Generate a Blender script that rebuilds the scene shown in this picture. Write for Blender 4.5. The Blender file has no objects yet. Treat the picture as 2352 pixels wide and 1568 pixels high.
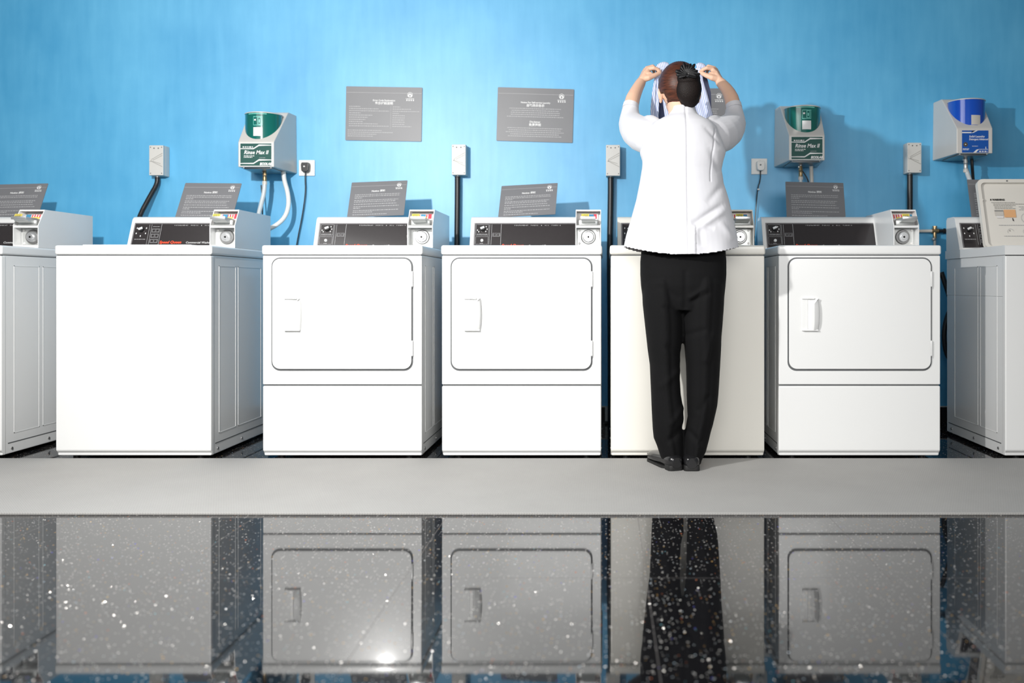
import bpy, bmesh, math, random
from mathutils import Vector, Matrix
random.seed(7)
scene = bpy.context.scene
COL = scene.collection
PI = math.pi

# ------------------------------------------------------------------ camera
W_IMG, H_IMG = 2352, 1568
FPX, VX, VY, CH, CD = 2060.0, 1390.0, 656.0, 0.746, 3.85   # focal px, vanishing point, height, distance
cam_d = bpy.data.cameras.new('camera'); cam = bpy.data.objects.new('camera', cam_d); COL.objects.link(cam)
cam.location = (0, -CD, CH); cam.rotation_euler = (PI/2, 0, 0)
cam_d.sensor_width = 36; cam_d.sensor_fit = 'HORIZONTAL'
cam_d.lens = 36*FPX/W_IMG
cam_d.shift_x = (W_IMG/2 - VX)/W_IMG
cam_d.shift_y = (VY - H_IMG/2)/W_IMG
cam_d.clip_start = 0.05; cam_d.clip_end = 60
cam_d.dof.use_dof = True; cam_d.dof.focus_distance = 3.8; cam_d.dof.aperture_fstop = 1.9
scene.camera = cam
def P(px, py, y):
    d = CD + y
    return Vector(((px-VX)*d/FPX, y, CH + (VY-py)*d/FPX))
def PX(px, y): return (px-VX)*(CD+y)/FPX
def PZ(py, y): return CH + (VY-py)*(CD+y)/FPX

scene.view_settings.view_transform = 'Standard'; scene.view_settings.look = 'None'
scene.view_settings.gamma = 1; scene.view_settings.exposure = 0.0
scene.view_settings.use_curve_mapping = False
try: scene.cycles.use_denoising = True
except Exception: pass

# ------------------------------------------------------------------ materials
MATS = {}
def srgb(r, g, b):
    f = lambda c: (c/255/12.92) if c/255 <= 0.04045 else ((c/255+0.055)/1.055)**2.4
    return (f(r), f(g), f(b))
def mat(name, col, rough=0.5, metal=0.0, coat=0.0, spec=0.5, noise=0.0, nscale=20.0, bump=0.0, bscale=200.0, sheen=0.0, sss=0.0, trans=0.0, alpha=None, emit=0.0):
    m = bpy.data.materials.new(name); m.use_nodes = True
    nt = m.node_tree; b = nt.nodes['Principled BSDF']
    b.inputs['Base Color'].default_value = (*col, 1)
    b.inputs['Roughness'].default_value = rough; b.inputs['Metallic'].default_value = metal
    b.inputs['Coat Weight'].default_value = coat; b.inputs['Coat Roughness'].default_value = 0.08
    b.inputs['Specular IOR Level'].default_value = spec
    b.inputs['Sheen Weight'].default_value = sheen
    if sss: b.inputs['Subsurface Weight'].default_value = sss; b.inputs['Subsurface Radius'].default_value = (0.012, 0.005, 0.003)
    if trans: b.inputs['Transmission Weight'].default_value = trans
    tc = nt.nodes.new('ShaderNodeTexCoord')
    if noise:
        n = nt.nodes.new('ShaderNodeTexNoise'); n.inputs['Scale'].default_value = nscale; n.inputs['Detail'].default_value = 3
        mr = nt.nodes.new('ShaderNodeMapRange'); mr.inputs['To Min'].default_value = 1-noise; mr.inputs['To Max'].default_value = 1+noise
        mx = nt.nodes.new('ShaderNodeVectorMath'); mx.operation = 'SCALE'; mx.inputs[0].default_value = col
        nt.links.new(tc.outputs['Object'], n.inputs['Vector']); nt.links.new(n.outputs['Fac'], mr.inputs['Value'])
        nt.links.new(mr.outputs['Result'], mx.inputs['Scale']); nt.links.new(mx.outputs['Vector'], b.inputs['Base Color'])
    if bump:
        n2 = nt.nodes.new('ShaderNodeTexNoise'); n2.inputs['Scale'].default_value = bscale; n2.inputs['Detail'].default_value = 2
        bp = nt.nodes.new('ShaderNodeBump'); bp.inputs['Strength'].default_value = bump; bp.inputs['Distance'].default_value = 0.002
        nt.links.new(tc.outputs['Object'], n2.inputs['Vector']); nt.links.new(n2.outputs['Fac'], bp.inputs['Height'])
        nt.links.new(bp.outputs['Normal'], b.inputs['Normal'])
    MATS[name] = m
    return m
M = MATS
mat('white_enamel', (.76, .765, .76), .28, coat=.25, noise=.012, nscale=3)
mat('cream_enamel', (.78, .76, .70), .32, coat=.2, noise=.02, nscale=3)
mat('white_plastic', (.80, .80, .79), .38, noise=.015, nscale=8)
mat('cream_plastic', (.78, .75, .69), .4, noise=.02, nscale=8)
mat('dark_grey', (.10, .105, .11), .6, noise=.2)
mat('panel_dark', (.030, .026, .027), .22, coat=.5, noise=.08, nscale=60)
mat('panel_frame', (.33, .32, .33), .3, metal=.6, noise=.05)
mat('print_white', (.78, .78, .78), .5, noise=.02)
mat('print_grey', (.42, .42, .43), .5, noise=.02)
mat('print_red', (.80, .075, .025), .5, noise=.03)
mat('sticker_white', (.80, .78, .76), .35, noise=.02)
mat('sticker_red', (.70, .07, .10), .35, noise=.05)
mat('sticker_yellow', (.75, .62, .13), .35, noise=.05)
mat('sticker_blue', (.06, .25, .42), .3, noise=.05)
mat('sticker_orange', (.80, .45, .22), .45, noise=.05)
mat('black_plastic', (.012, .012, .013), .35, noise=.2, nscale=30)
mat('black_hose', (.013, .013, .014), .38, noise=.3, nscale=50)
mat('chrome', (.78, .79, .80), .3, metal=.8, noise=.05)
mat('steel', (.58, .59, .58), .42, metal=.7, noise=.12, nscale=40)
mat('dark_steel', (.30, .30, .30), .4, metal=.8, noise=.2)
mat('brass', (.46, .33, .18), .4, metal=.9, noise=.15, nscale=60)
mat('keyhole', (.004, .004, .004), .5, noise=.1)
mat('switch_grey', (.62, .61, .58), .42, noise=.02)
mat('switch_line', (.30, .29, .27), .45, noise=.05)
mat('socket_white', (.80, .79, .76), .35, noise=.015)
mat('dispenser_white', (.62, .60, .57), .34, coat=.15, noise=.025, nscale=10)
mat('cap_green', (.004, .125, .105), .16, coat=.6, noise=.08, nscale=8)
mat('cap_blue', (.004, .075, .50), .16, coat=.6, noise=.06, nscale=8)
mat('label_green', (.016, .080, .068), .5, spec=.3, noise=.05)
mat('label_blue', (.008, .085, .38), .5, spec=.3, noise=.05)
mat('hose_clear', (.55, .60, .62), .25, coat=.3, noise=.05)
mat('hose_white', (.80, .80, .77), .3, noise=.02)
mat('pipe_white', (.60, .57, .52), .4, noise=.05)
mat('sign_grey', (.175, .177, .187), .42, coat=.1, noise=.05, nscale=8)
mat('sign_edge', (.16, .20, .26), .2, noise=.05)
mat('mint', (.25, .75, .65), .4, noise=.03)
mat('skin', (.72, .46, .33), .48, spec=.35, sss=.15, noise=.035, nscale=25, bump=.12, bscale=350)
mat('lips', (.50, .17, .14), .4, noise=.04)
mat('eye_white', (.80, .78, .76), .2, noise=.02)
mat('iris', (.03, .015, .01), .15, noise=.1)
mat('ribbon_black', (.005, .005, .006), .38, spec=.35, noise=.3, nscale=80, bump=.3)
mat('shoe_black', (.010, .010, .011), .25, coat=.3, noise=.2, nscale=30)
mat('sole_black', (.008, .008, .008), .6, noise=.2)
mat('shaded_lining', (.11, .125, .22), .8, sheen=.2, noise=.1, nscale=60, bump=.2)  # inner side of the shirt, its shade put into a navy colour
mat('baseboard_dark', (.02, .02, .021), .2, noise=.3, nscale=100)

def nodes_of(m): return m.node_tree.nodes, m.node_tree.links, m.node_tree.nodes['Principled BSDF']
# hair: dark with a reddish brown sheen, combed strands
m = mat('hair_brown', (.035, .012, .007), .45, spec=.3)
N, L, B = nodes_of(m)
tc = N.new('ShaderNodeTexCoord'); mp = N.new('ShaderNodeMapping'); mp.inputs['Scale'].default_value = (30, 30, 420)
nz = N.new('ShaderNodeTexNoise'); nz.inputs['Scale'].default_value = 1.0; nz.inputs['Detail'].default_value = 3; nz.inputs['Distortion'].default_value = .6
cr = N.new('ShaderNodeValToRGB'); cr.color_ramp.elements[0].color = (.020, .007, .004, 1); cr.color_ramp.elements[1].color = (.12, .036, .018, 1)
cr.color_ramp.elements[0].position = .3; cr.color_ramp.elements[1].position = .75
bp = N.new('ShaderNodeBump'); bp.inputs['Strength'].default_value = .35; bp.inputs['Distance'].default_value = .0015
L.new(tc.outputs['Object'], mp.inputs['Vector']); L.new(mp.outputs['Vector'], nz.inputs['Vector']); L.new(nz.outputs['Fac'], cr.inputs['Fac'])
L.new(cr.outputs['Color'], B.inputs['Base Color']); L.new(nz.outputs['Fac'], bp.inputs['Height']); L.new(bp.outputs['Normal'], B.inputs['Normal'])
# hair net
m = mat('hair_net', (.006, .005, .005), .6, spec=.2)
N, L, B = nodes_of(m)
tc = N.new('ShaderNodeTexCoord'); vo = N.new('ShaderNodeTexVoronoi'); vo.feature = 'DISTANCE_TO_EDGE'; vo.inputs['Scale'].default_value = 190
cr = N.new('ShaderNodeValToRGB'); cr.color_ramp.elements[0].color = (.003, .003, .003, 1); cr.color_ramp.elements[1].color = (.012, .007, .006, 1); cr.color_ramp.elements[1].position = .12
bp = N.new('ShaderNodeBump'); bp.invert = True; bp.inputs['Strength'].default_value = .6; bp.inputs['Distance'].default_value = .002
L.new(tc.outputs['Object'], vo.inputs['Vector']); L.new(vo.outputs['Distance'], cr.inputs['Fac']); L.new(cr.outputs['Color'], B.inputs['Base Color'])
L.new(vo.outputs['Distance'], bp.inputs['Height']); L.new(bp.outputs['Normal'], B.inputs['Normal'])
# white jacket cloth with woven bump
m = mat('jacket_cloth', (.63, .63, .665), .85, sheen=.25)
N, L, B = nodes_of(m)
tc = N.new('ShaderNodeTexCoord'); nz = N.new('ShaderNodeTexNoise'); nz.inputs['Scale'].default_value = 900
nz2 = N.new('ShaderNodeTexNoise'); nz2.inputs['Scale'].default_value = 7; nz2.inputs['Detail'].default_value = 2
bp = N.new('ShaderNodeBump'); bp.inputs['Strength'].default_value = .15; bp.inputs['Distance'].default_value = .0006
bp2 = N.new('ShaderNodeBump'); bp2.inputs['Strength'].default_value = .35; bp2.inputs['Distance'].default_value = .012
L.new(tc.outputs['Object'], nz.inputs['Vector']); L.new(tc.outputs['Object'], nz2.inputs['Vector'])
L.new(nz2.outputs['Fac'], bp2.inputs['Height']); L.new(nz.outputs['Fac'], bp.inputs['Height'])
L.new(bp2.outputs['Normal'], bp.inputs['Normal']); L.new(bp.outputs['Normal'], B.inputs['Normal'])
m = mat('trouser_cloth', (.0026, .0026, .0031), .85, spec=.2, noise=.25, nscale=10, bump=.3, bscale=500)
# striped shirt held up
m = mat('striped_cloth', (.6, .65, .8), .85, sheen=.2)
N, L, B = nodes_of(m)
tc = N.new('ShaderNodeTexCoord'); mp = N.new('ShaderNodeMapping'); mp.inputs['Rotation'].default_value = (0, .22, 0)
wv = N.new('ShaderNodeTexWave'); wv.bands_direction = 'X'; wv.inputs['Scale'].default_value = 42; wv.inputs['Distortion'].default_value = .6
cr = N.new('ShaderNodeValToRGB'); cr.color_ramp.elements[0].color = (.33, .40, .66, 1); cr.color_ramp.elements[1].color = (.72, .75, .84, 1)
cr.color_ramp.elements[0].position = .35; cr.color_ramp.elements[1].position = .65
L.new(tc.outputs['Object'], mp.inputs['Vector']); L.new(mp.outputs['Vector'], wv.inputs['Vector']); L.new(wv.outputs['Fac'], cr.inputs['Fac']); L.new(cr.outputs['Color'], B.inputs['Base Color'])
# blue sponged wall paint
m = mat('wall_paint', (.08, .42, .68), .46, spec=1.0)
N, L, B = nodes_of(m)
tc = N.new('ShaderNodeTexCoord')
n1 = N.new('ShaderNodeTexNoise'); n1.inputs['Scale'].default_value = 2.2; n1.inputs['Detail'].default_value = 5; n1.inputs['Roughness'].default_value = .6
mp = N.new('ShaderNodeMapping'); mp.inputs['Scale'].default_value = (26, 26, 3.5)
n2 = N.new('ShaderNodeTexNoise'); n2.inputs['Scale'].default_value = 1; n2.inputs['Detail'].default_value = 3
ad = N.new('ShaderNodeMath'); ad.operation = 'MULTIPLY_ADD'; ad.inputs[1].default_value = .45
cr = N.new('ShaderNodeValToRGB')
cr.color_ramp.elements[0].color = (.052, .36, .66, 1); cr.color_ramp.elements[1].color = (.115, .48, .78, 1)
cr.color_ramp.elements[0].position = .45; cr.color_ramp.elements[1].position = 1.0
L.new(tc.outputs['Object'], n1.inputs['Vector']); L.new(tc.outputs['Object'], mp.inputs['Vector']); L.new(mp.outputs['Vector'], n2.inputs['Vector'])
L.new(n2.outputs['Fac'], ad.inputs[0]); L.new(n1.outputs['Fac'], ad.inputs[2]); L.new(ad.outputs['Value'], cr.inputs['Fac']); L.new(cr.outputs['Color'], B.inputs['Base Color'])
bp = N.new('ShaderNodeBump'); bp.inputs['Strength'].default_value = .25; bp.inputs['Distance'].default_value = .003
L.new(ad.outputs['Value'], bp.inputs['Height']); L.new(bp.outputs['Normal'], B.inputs['Normal'])
# rubber mat with chevron weave
m = mat('mat_rubber', (.33, .33, .325), .75)
N, L, B = nodes_of(m)
tc = N.new('ShaderNodeTexCoord'); sx = N.new('ShaderNodeSeparateXYZ')
pp = N.new('ShaderNodeMath'); pp.operation = 'PINGPONG'; pp.inputs[1].default_value = .010
ad = N.new('ShaderNodeMath'); ad.operation = 'ADD'
ml = N.new('ShaderNodeMath'); ml.operation = 'MULTIPLY'; ml.inputs[1].default_value = 2*PI/.0085
sn = N.new('ShaderNodeMath'); sn.operation = 'SINE'
nz = N.new('ShaderNodeTexNoise'); nz.inputs['Scale'].default_value = 5; nz.inputs['Detail'].default_value = 4
mr = N.new('ShaderNodeMapRange'); mr.inputs['From Min'].default_value = -1; mr.inputs['To Min'].default_value = .90; mr.inputs['To Max'].default_value = 1.10
m2 = N.new('ShaderNodeMapRange'); m2.inputs['To Min'].default_value = .93; m2.inputs['To Max'].default_value = 1.07
mm = N.new('ShaderNodeMath'); mm.operation = 'MULTIPLY'
sc = N.new('ShaderNodeVectorMath'); sc.operation = 'SCALE'; sc.inputs[0].default_value = (.33, .325, .315)
L.new(tc.outputs['Object'], sx.inputs['Vector']); L.new(tc.outputs['Object'], nz.inputs['Vector'])
L.new(sx.outputs['Y'], pp.inputs[0]); L.new(pp.outputs[0], ad.inputs[0]); L.new(sx.outputs['X'], ad.inputs[1])
L.new(ad.outputs[0], ml.inputs[0]); L.new(ml.outputs[0], sn.inputs[0]); L.new(sn.outputs[0], mr.inputs['Value'])
L.new(nz.outputs['Fac'], m2.inputs['Value']); L.new(mr.outputs[0], mm.inputs[0]); L.new(m2.outputs[0], mm.inputs[1])
L.new(mm.outputs[0], sc.inputs['Scale']); L.new(sc.outputs[0], B.inputs['Base Color'])
bp = N.new('ShaderNodeBump'); bp.inputs['Strength'].default_value = .3; bp.inputs['Distance'].default_value = .001
L.new(sn.outputs[0], bp.inputs['Height']); L.new(bp.outputs['Normal'], B.inputs['Normal'])
# black quartz floor tiles with mirror chips
def quartz():
    m = mat('quartz_tile', (.007, .007, .008), .035, spec=.5)
    N, L, B = nodes_of(m); out = N['Material Output']
    B.inputs['IOR'].default_value = 1.6
    tc = N.new('ShaderNodeTexCoord')
    def chips(scale, thr_lo, thr_hi, keep, tilt, rough):
        vo = N.new('ShaderNodeTexVoronoi'); vo.voronoi_dimensions = '2D'; vo.inputs['Scale'].default_value = scale
        L.new(tc.outputs['Object'], vo.inputs['Vector'])
        sp = N.new('ShaderNodeSeparateColor'); L.new(vo.outputs['Color'], sp.inputs['Color'])
        # chip radius depends on the cell
        rad = N.new('ShaderNodeMapRange'); rad.inputs['To Min'].default_value = thr_lo; rad.inputs['To Max'].default_value = thr_hi
        L.new(sp.outputs['Blue'], rad.inputs['Value'])
        lt = N.new('ShaderNodeMath'); lt.operation = 'LESS_THAN'; L.new(vo.outputs['Distance'], lt.inputs[0]); L.new(rad.outputs[0], lt.inputs[1])
        kp = N.new('ShaderNodeMath'); kp.operation = 'LESS_THAN'; kp.inputs[1].default_value = keep; L.new(sp.outputs['Red'], kp.inputs[0])
        mk = N.new('ShaderNodeMath'); mk.operation = 'MULTIPLY'; L.new(lt.outputs[0], mk.inputs[0]); L.new(kp.outputs[0], mk.inputs[1])
        wn = N.new('ShaderNodeTexWhiteNoise'); wn.noise_dimensions = '3D'; L.new(vo.outputs['Color'], wn.inputs['Vector'])
        sb = N.new('ShaderNodeVectorMath'); sb.operation = 'SUBTRACT'; sb.inputs[1].default_value = (.5, .5, .5); L.new(wn.outputs['Color'], sb.inputs[0])
        ms = N.new('ShaderNodeVectorMath'); ms.operation = 'MULTIPLY'; ms.inputs[1].default_value = (tilt, tilt, 0); L.new(sb.outputs[0], ms.inputs[0])
        an = N.new('ShaderNodeVectorMath'); an.operation = 'ADD'; an.inputs[1].default_value = (0, 0, 1); L.new(ms.outputs[0], an.inputs[0])
        nn = N.new('ShaderNodeVectorMath'); nn.operation = 'NORMALIZE'; L.new(an.outputs[0], nn.inputs[0])
        cr = N.new('ShaderNodeValToRGB'); cr.color_ramp.interpolation = 'CONSTANT'
        e = cr.color_ramp.elements; e[0].color = (.92, .88, .84, 1); e[0].position = 0
        e[1].color = (1., .62, .22, 1); e[1].position = .82
        x = e.new(.94); x.color = (.25, .22, 1., 1)
        x = e.new(.96); x.color = (1., .30, .12, 1)
        x = e.new(.985); x.color = (.35, .8, .9, 1)
        L.new(wn.outputs['Value'], cr.inputs['Fac'])
        gl = N.new('ShaderNodeBsdfAnisotropic') if False else N.new('ShaderNodeBsdfGlossy')
        gl.inputs['Roughness'].default_value = rough
        df = N.new('ShaderNodeBsdfDiffuse'); L.new(cr.outputs['Color'], df.inputs['Color']); gm = N.new('ShaderNodeMixShader'); gm.inputs['Fac'].default_value = .25
        L.new(cr.outputs['Color'], gl.inputs['Color']); L.new(nn.outputs[0], gl.inputs['Normal'])
        L.new(gl.outputs[0], gm.inputs[1]); L.new(df.outputs[0], gm.inputs[2])
        return mk, gm
    # tile joints: lines at x = .105 + k*.6125 and y = -1.56 + k*.62
    sx = N.new('ShaderNodeSeparateXYZ'); L.new(tc.outputs['Object'], sx.inputs['Vector'])
    def joint(sock, off, per):
        a = N.new('ShaderNodeMath'); a.operation = 'ADD'; a.inputs[1].default_value = -off + 100*per; L.new(sock, a.inputs[0])
        p = N.new('ShaderNodeMath'); p.operation = 'PINGPONG'; p.inputs[1].default_value = per/2; L.new(a.outputs[0], p.inputs[0])
        l = N.new('ShaderNodeMath'); l.operation = 'LESS_THAN'; l.inputs[1].default_value = .0011; L.new(p.outputs[0], l.inputs[0])
        return l
    jx = joint(sx.outputs['X'], .105, .6175); jy = joint(sx.outputs['Y'], -1.56, .6175)
    jm = N.new('ShaderNodeMath'); jm.operation = 'MAXIMUM'; L.new(jx.outputs[0], jm.inputs[0]); L.new(jy.outputs[0], jm.inputs[1])
    gd = N.new('ShaderNodeBsdfDiffuse'); gd.inputs['Color'].default_value = (.16, .15, .145, 1)
    k1, g1 = chips(88, .06, .16, .30, 2.0, .30)
    k2, g2 = chips(36, .04, .09, .45, 1.7, .28)
    x1 = N.new('ShaderNodeMixShader'); L.new(k1.outputs[0], x1.inputs['Fac']); L.new(B.outputs[0], x1.inputs[1]); L.new(g1.outputs[0], x1.inputs[2])
    x2 = N.new('ShaderNodeMixShader'); L.new(k2.outputs[0], x2.inputs['Fac']); L.new(x1.outputs[0], x2.inputs[1]); L.new(g2.outputs[0], x2.inputs[2])
    jf = N.new('ShaderNodeMath'); jf.operation = 'MULTIPLY'; jf.inputs[1].default_value = .6; L.new(jm.outputs[0], jf.inputs[0])
    x3 = N.new('ShaderNodeMixShader'); L.new(jf.outputs[0], x3.inputs['Fac']); L.new(x2.outputs[0], x3.inputs[1]); L.new(gd.outputs[0], x3.inputs[2])
    L.new(x3.outputs[0], out.inputs['Surface'])
quartz()

# ------------------------------------------------------------------ mesh helpers
class MB:
    def __init__(s): s.bm = bmesh.new(); s.mats = []
    def mi(s, m):
        if m not in s.mats: s.mats.append(m)
        return s.mats.index(m)
    def _fin(s, faces, m):
        i = s.mi(m)
        for f in faces: f.material_index = i; f.smooth = True
        return faces
    def poly(s, pts, m):
        vs = [s.bm.verts.new(p) for p in pts]
        return s._fin([s.bm.faces.new(vs)], m)
    def box(s, x0, x1, y0, y1, z0, z1, m, bev=0.0, seg=2):
        vs = [s.bm.verts.new((x, y, z)) for z in (z0, z1) for y in (y0, y1) for x in (x0, x1)]
        q = [(0, 2, 3, 1), (4, 5, 7, 6), (0, 1, 5, 4), (2, 6, 7, 3), (0, 4, 6, 2), (1, 3, 7, 5)]
        fs = [s.bm.faces.new([vs[i] for i in f]) for f in q]
        s._fin(fs, m)
        if bev > 0:
            es = list({e for f in fs for e in f.edges})
            r = bmesh.ops.bevel(s.bm, geom=es, offset=bev, segments=seg, affect='EDGES', profile=.5)
            s._fin(r['faces'], m)
    def prism(s, prof, x0, x1, m, axis='x', bev=0.0, seg=2, map=None):
        """prof: list of 2-D points; axis x: prof=(y,z); axis y: prof=(x,z); axis z: prof=(x,y); map: function"""
        def pt(a, b, t):
            if map: return map(a, b, t)
            return {'x': (t, a, b), 'y': (a, t, b), 'z': (a, b, t)}[axis]
        A = [s.bm.verts.new(pt(a, b, x0)) for a, b in prof]; Bv = [s.bm.verts.new(pt(a, b, x1)) for a, b in prof]
        n = len(prof); fs = [s.bm.faces.new([A[i], A[(i+1) % n], Bv[(i+1) % n], Bv[i]]) for i in range(n)]
        fs.append(s.bm.faces.new(A[::-1])); fs.append(s.bm.faces.new(Bv))
        bmesh.ops.recalc_face_normals(s.bm, faces=fs)
        s._fin(fs, m)
        if bev > 0:
            es = list({e for f in fs for e in f.edges})
            r = bmesh.ops.bevel(s.bm, geom=es, offset=bev, segments=seg, affect='EDGES', profile=.5)
            s._fin(r['faces'], m)
    def tube(s, pts, r, m, n=12, caps=True, smooth=0):
        pts = [Vector(p) for p in pts]
        if smooth:
            for _ in range(smooth):
                q = [pts[0]]
                for a, b in zip(pts[:-1], pts[1:]): q += [a.lerp(b, .25), a.lerp(b, .75)]
                q.append(pts[-1]); pts = q
        rs = r if isinstance(r, (list, tuple)) else None
        if rs and len(rs) != len(pts):
            k = len(rs)-1; rs2 = []
            for i in range(len(pts)):
                t = i/(len(pts)-1)*k; j = min(int(t), k-1); rs2.append(rs[j]+(rs[j+1]-rs[j])*(t-j))
            rs = rs2
        rings = []; up = None
        for i, p in enumerate(pts):
            d = (pts[min(i+1, len(pts)-1)] - pts[max(i-1, 0)]).normalized()
            if up is None:
                up = Vector((0, 0, 1)) if abs(d.z) < .9 else Vector((0, 1, 0))
            a = d.cross(up).normalized(); up = a.cross(d).normalized()
            rr = rs[i] if rs else r
            rings.append([s.bm.verts.new(p + (a*math.cos(t)+up*math.sin(t))*rr) for t in (2*PI*k/n for k in range(n))])
        fs = []
        for A, Bv in zip(rings[:-1], rings[1:]):
            fs += [s.bm.faces.new([A[k], A[(k+1) % n], Bv[(k+1) % n], Bv[k]]) for k in range(n)]
        if caps: fs += [s.bm.faces.new(rings[0][::-1]), s.bm.faces.new(rings[-1])]
        bmesh.ops.recalc_face_normals(s.bm, faces=fs)
        s._fin(fs, m)
    def cyl(s, c, r, h, m, axis='z', n=24, r2=None):
        d = {'x': Vector((1, 0, 0)), 'y': Vector((0, 1, 0)), 'z': Vector((0, 0, 1))}[axis]
        c = Vector(c); s.tube([c, c+d*h], [r, r if r2 is None else r2], m, n=n)
    def loft(s, rings, m, caps=True):
        R = [[s.bm.verts.new(p) for p in ring] for ring in rings]; n = len(R[0]); fs = []
        for A, Bv in zip(R[:-1], R[1:]):
            fs += [s.bm.faces.new([A[k], A[(k+1) % n], Bv[(k+1) % n], Bv[k]]) for k in range(n)]
        if caps: fs += [s.bm.faces.new(R[0][::-1]), s.bm.faces.new(R[-1])]
        bmesh.ops.recalc_face_normals(s.bm, faces=fs)
        s._fin(fs, m)
    def ball(s, c, r, m, seg=24, rot=None):
        r = r if isinstance(r, (tuple, list)) else (r, r, r)
        mx = Matrix.Translation(c) @ (rot.to_matrix().to_4x4() if rot else Matrix()) @ Matrix.Diagonal((*r, 1))
        q = bmesh.ops.create_uvsphere(s.bm, u_segments=seg, v_segments=seg//2, radius=1, matrix=mx)
        s._fin(list({f for v in q['verts'] for f in v.link_faces}), m)
    def build(s, name, parent=None, wn=False, loc=None, sharp=40, keep=False):
        me = bpy.data.meshes.new(name); s.bm.normal_update(); s.bm.to_mesh(me); s.bm.free()
        for k in s.mats: me.materials.append(M[k])
        try: me.set_sharp_from_angle(angle=math.radians(sharp))
        except Exception: pass
        o = bpy.data.objects.new(name, me); COL.objects.link(o)
        if parent: o.parent = parent
        if loc: o.location = loc
        if wn:
            md = o.modifiers.new('wn', 'WEIGHTED_NORMAL'); md.keep_sharp = True
        return o
def tag(o, label, cat, group=None, kind=None):
    o['label'] = label; o['category'] = cat
    if group: o['group'] = group
    if kind: o['kind'] = kind
    return o
def empty(name, loc):
    o = bpy.data.objects.new(name, None); COL.objects.link(o); o.location = loc; o.empty_display_size = .05
    return o
def rrect(x0, x1, z0, z1, r, n=6):
    p = []
    for cx, cz, a0 in ((x1-r, z0+r, -PI/2), (x1-r, z1-r, 0), (x0+r, z1-r, PI/2), (x0+r, z0+r, PI)):
        p += [(cx+r*math.cos(a0+PI/2*k/n), cz+r*math.sin(a0+PI/2*k/n)) for k in range(n+1)]
    return p
# a 2-D drawing frame: origin, u, v ; normal = u x v
class Fr:
    def __init__(s, o, u=(1, 0, 0), v=(0, 0, 1)):
        s.o = Vector(o); s.u = Vector(u).normalized(); s.v = Vector(v).normalized(); s.n = s.u.cross(s.v)
    def p(s, a, b, h=0): return s.o + s.u*a + s.v*b + s.n*h
    def mx(s, a=0, b=0, h=0):
        m = Matrix((s.u, s.v, s.n)).transposed().to_4x4(); m.translation = s.p(a, b, h); return m
    def plate(s, mb, prof, m, h0=0, h1=.0006, bev=0):
        mb.prism(prof, h0, h1, m, map=lambda a, b, t: s.p(a, b, t), bev=bev)
    def rect(s, mb, a0, a1, b0, b1, m, h0=0, h1=.0006):
        s.plate(mb, [(a0, b0), (a1, b0), (a1, b1), (a0, b1)], m, h0, h1)
    def quad(s, mb, a0, a1, b0, b1, m, h=.0006):
        mb.poly([s.p(a0, b0, h), s.p(a1, b0, h), s.p(a1, b1, h), s.p(a0, b1, h)], m)
    def frame(s, mb, a0, a1, b0, b1, w, m, h=.0006):
        s.quad(mb, a0, a1, b0, b0+w, m, h); s.quad(mb, a0, a1, b1-w, b1, m, h)
        s.quad(mb, a0, a0+w, b0+w, b1-w, m, h); s.quad(mb, a1-w, a1, b0+w, b1-w, m, h)
    def ring(s, mb, a, b, r0, r1, m, h=.0008, n=28, t0=0, t1=2*PI):
        for k in range(n):
            t, q = t0+(t1-t0)*k/n, t0+(t1-t0)*(k+1)/n
            mb.poly([s.p(a+r0*math.cos(t), b+r0*math.sin(t), h), s.p(a+r1*math.cos(t), b+r1*math.sin(t), h),
                     s.p(a+r1*math.cos(q), b+r1*math.sin(q), h), s.p(a+r0*math.cos(q), b+r0*math.sin(q), h)], m)
    def words(s, mb, a0, a1, b, hgt, m, h=.0008, rnd=random):
        x = a0
        while x < a1:
            w = rnd.uniform(.004, .013)
            s.quad(mb, x, min(x+w, a1), b, b+hgt, m, h); x += w + hgt*.75
FONT = bpy.data.curves.new('f', 'FONT')
def text(mb, fr, a, b, txt, size, m, shear=0, align='LEFT', h=.0009, sx=1.0, bold=0.0):
    cu = bpy.data.curves.new('t', 'FONT'); cu.body = txt; cu.size = size; cu.shear = shear; cu.align_x = align
    cu.resolution_u = 2; cu.extrude = .0002; cu.offset = bold
    o = bpy.data.objects.new('t', cu); COL.objects.link(o)
    dg = bpy.context.evaluated_depsgraph_get()
    me = bpy.data.meshes.new_from_object(o.evaluated_get(dg))
    me.transform(fr.mx(a, b, h) @ Matrix.Diagonal((sx, 1, 1, 1)))
    n0 = len(mb.bm.faces); i = mb.mi(m)
    mb.bm.from_mesh(me); mb.bm.faces.ensure_lookup_table()
    for f in mb.bm.faces[n0:]: f.material_index = i
    bpy.data.objects.remove(o); bpy.data.meshes.remove(me); bpy.data.curves.remove(cu)

# ------------------------------------------------------------------ setting
WALL_Y = 1.045
def structure(name, mb, **k):
    o = mb.build(name, **k); o['kind'] = 'structure'; return o
b = MB(); b.box(-7, 7, -5.5, WALL_Y+.15, -.08, 0, 'quartz_tile'); structure('floor', b)
b = MB(); b.box(-7, 7, WALL_Y, WALL_Y+.15, -.08, 3.2, 'wall_paint'); structure('wall_back', b)
b = MB(); b.box(-7, 7, WALL_Y-.012, WALL_Y, 0, .085, 'baseboard_dark'); b.box(-7, 7, WALL_Y-.013, WALL_Y, .0855, .090, 'pipe_white'); structure('baseboard_back', b)
# rubber runner
b = MB(); b.box(-4.6, 4.6, -.935, -.012, 0, .009, 'mat_rubber', bev=.003)
o = b.build('floor_mat', wn=True); tag(o, 'long grey rubber mat running along the front of all the machines', 'mat')

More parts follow.
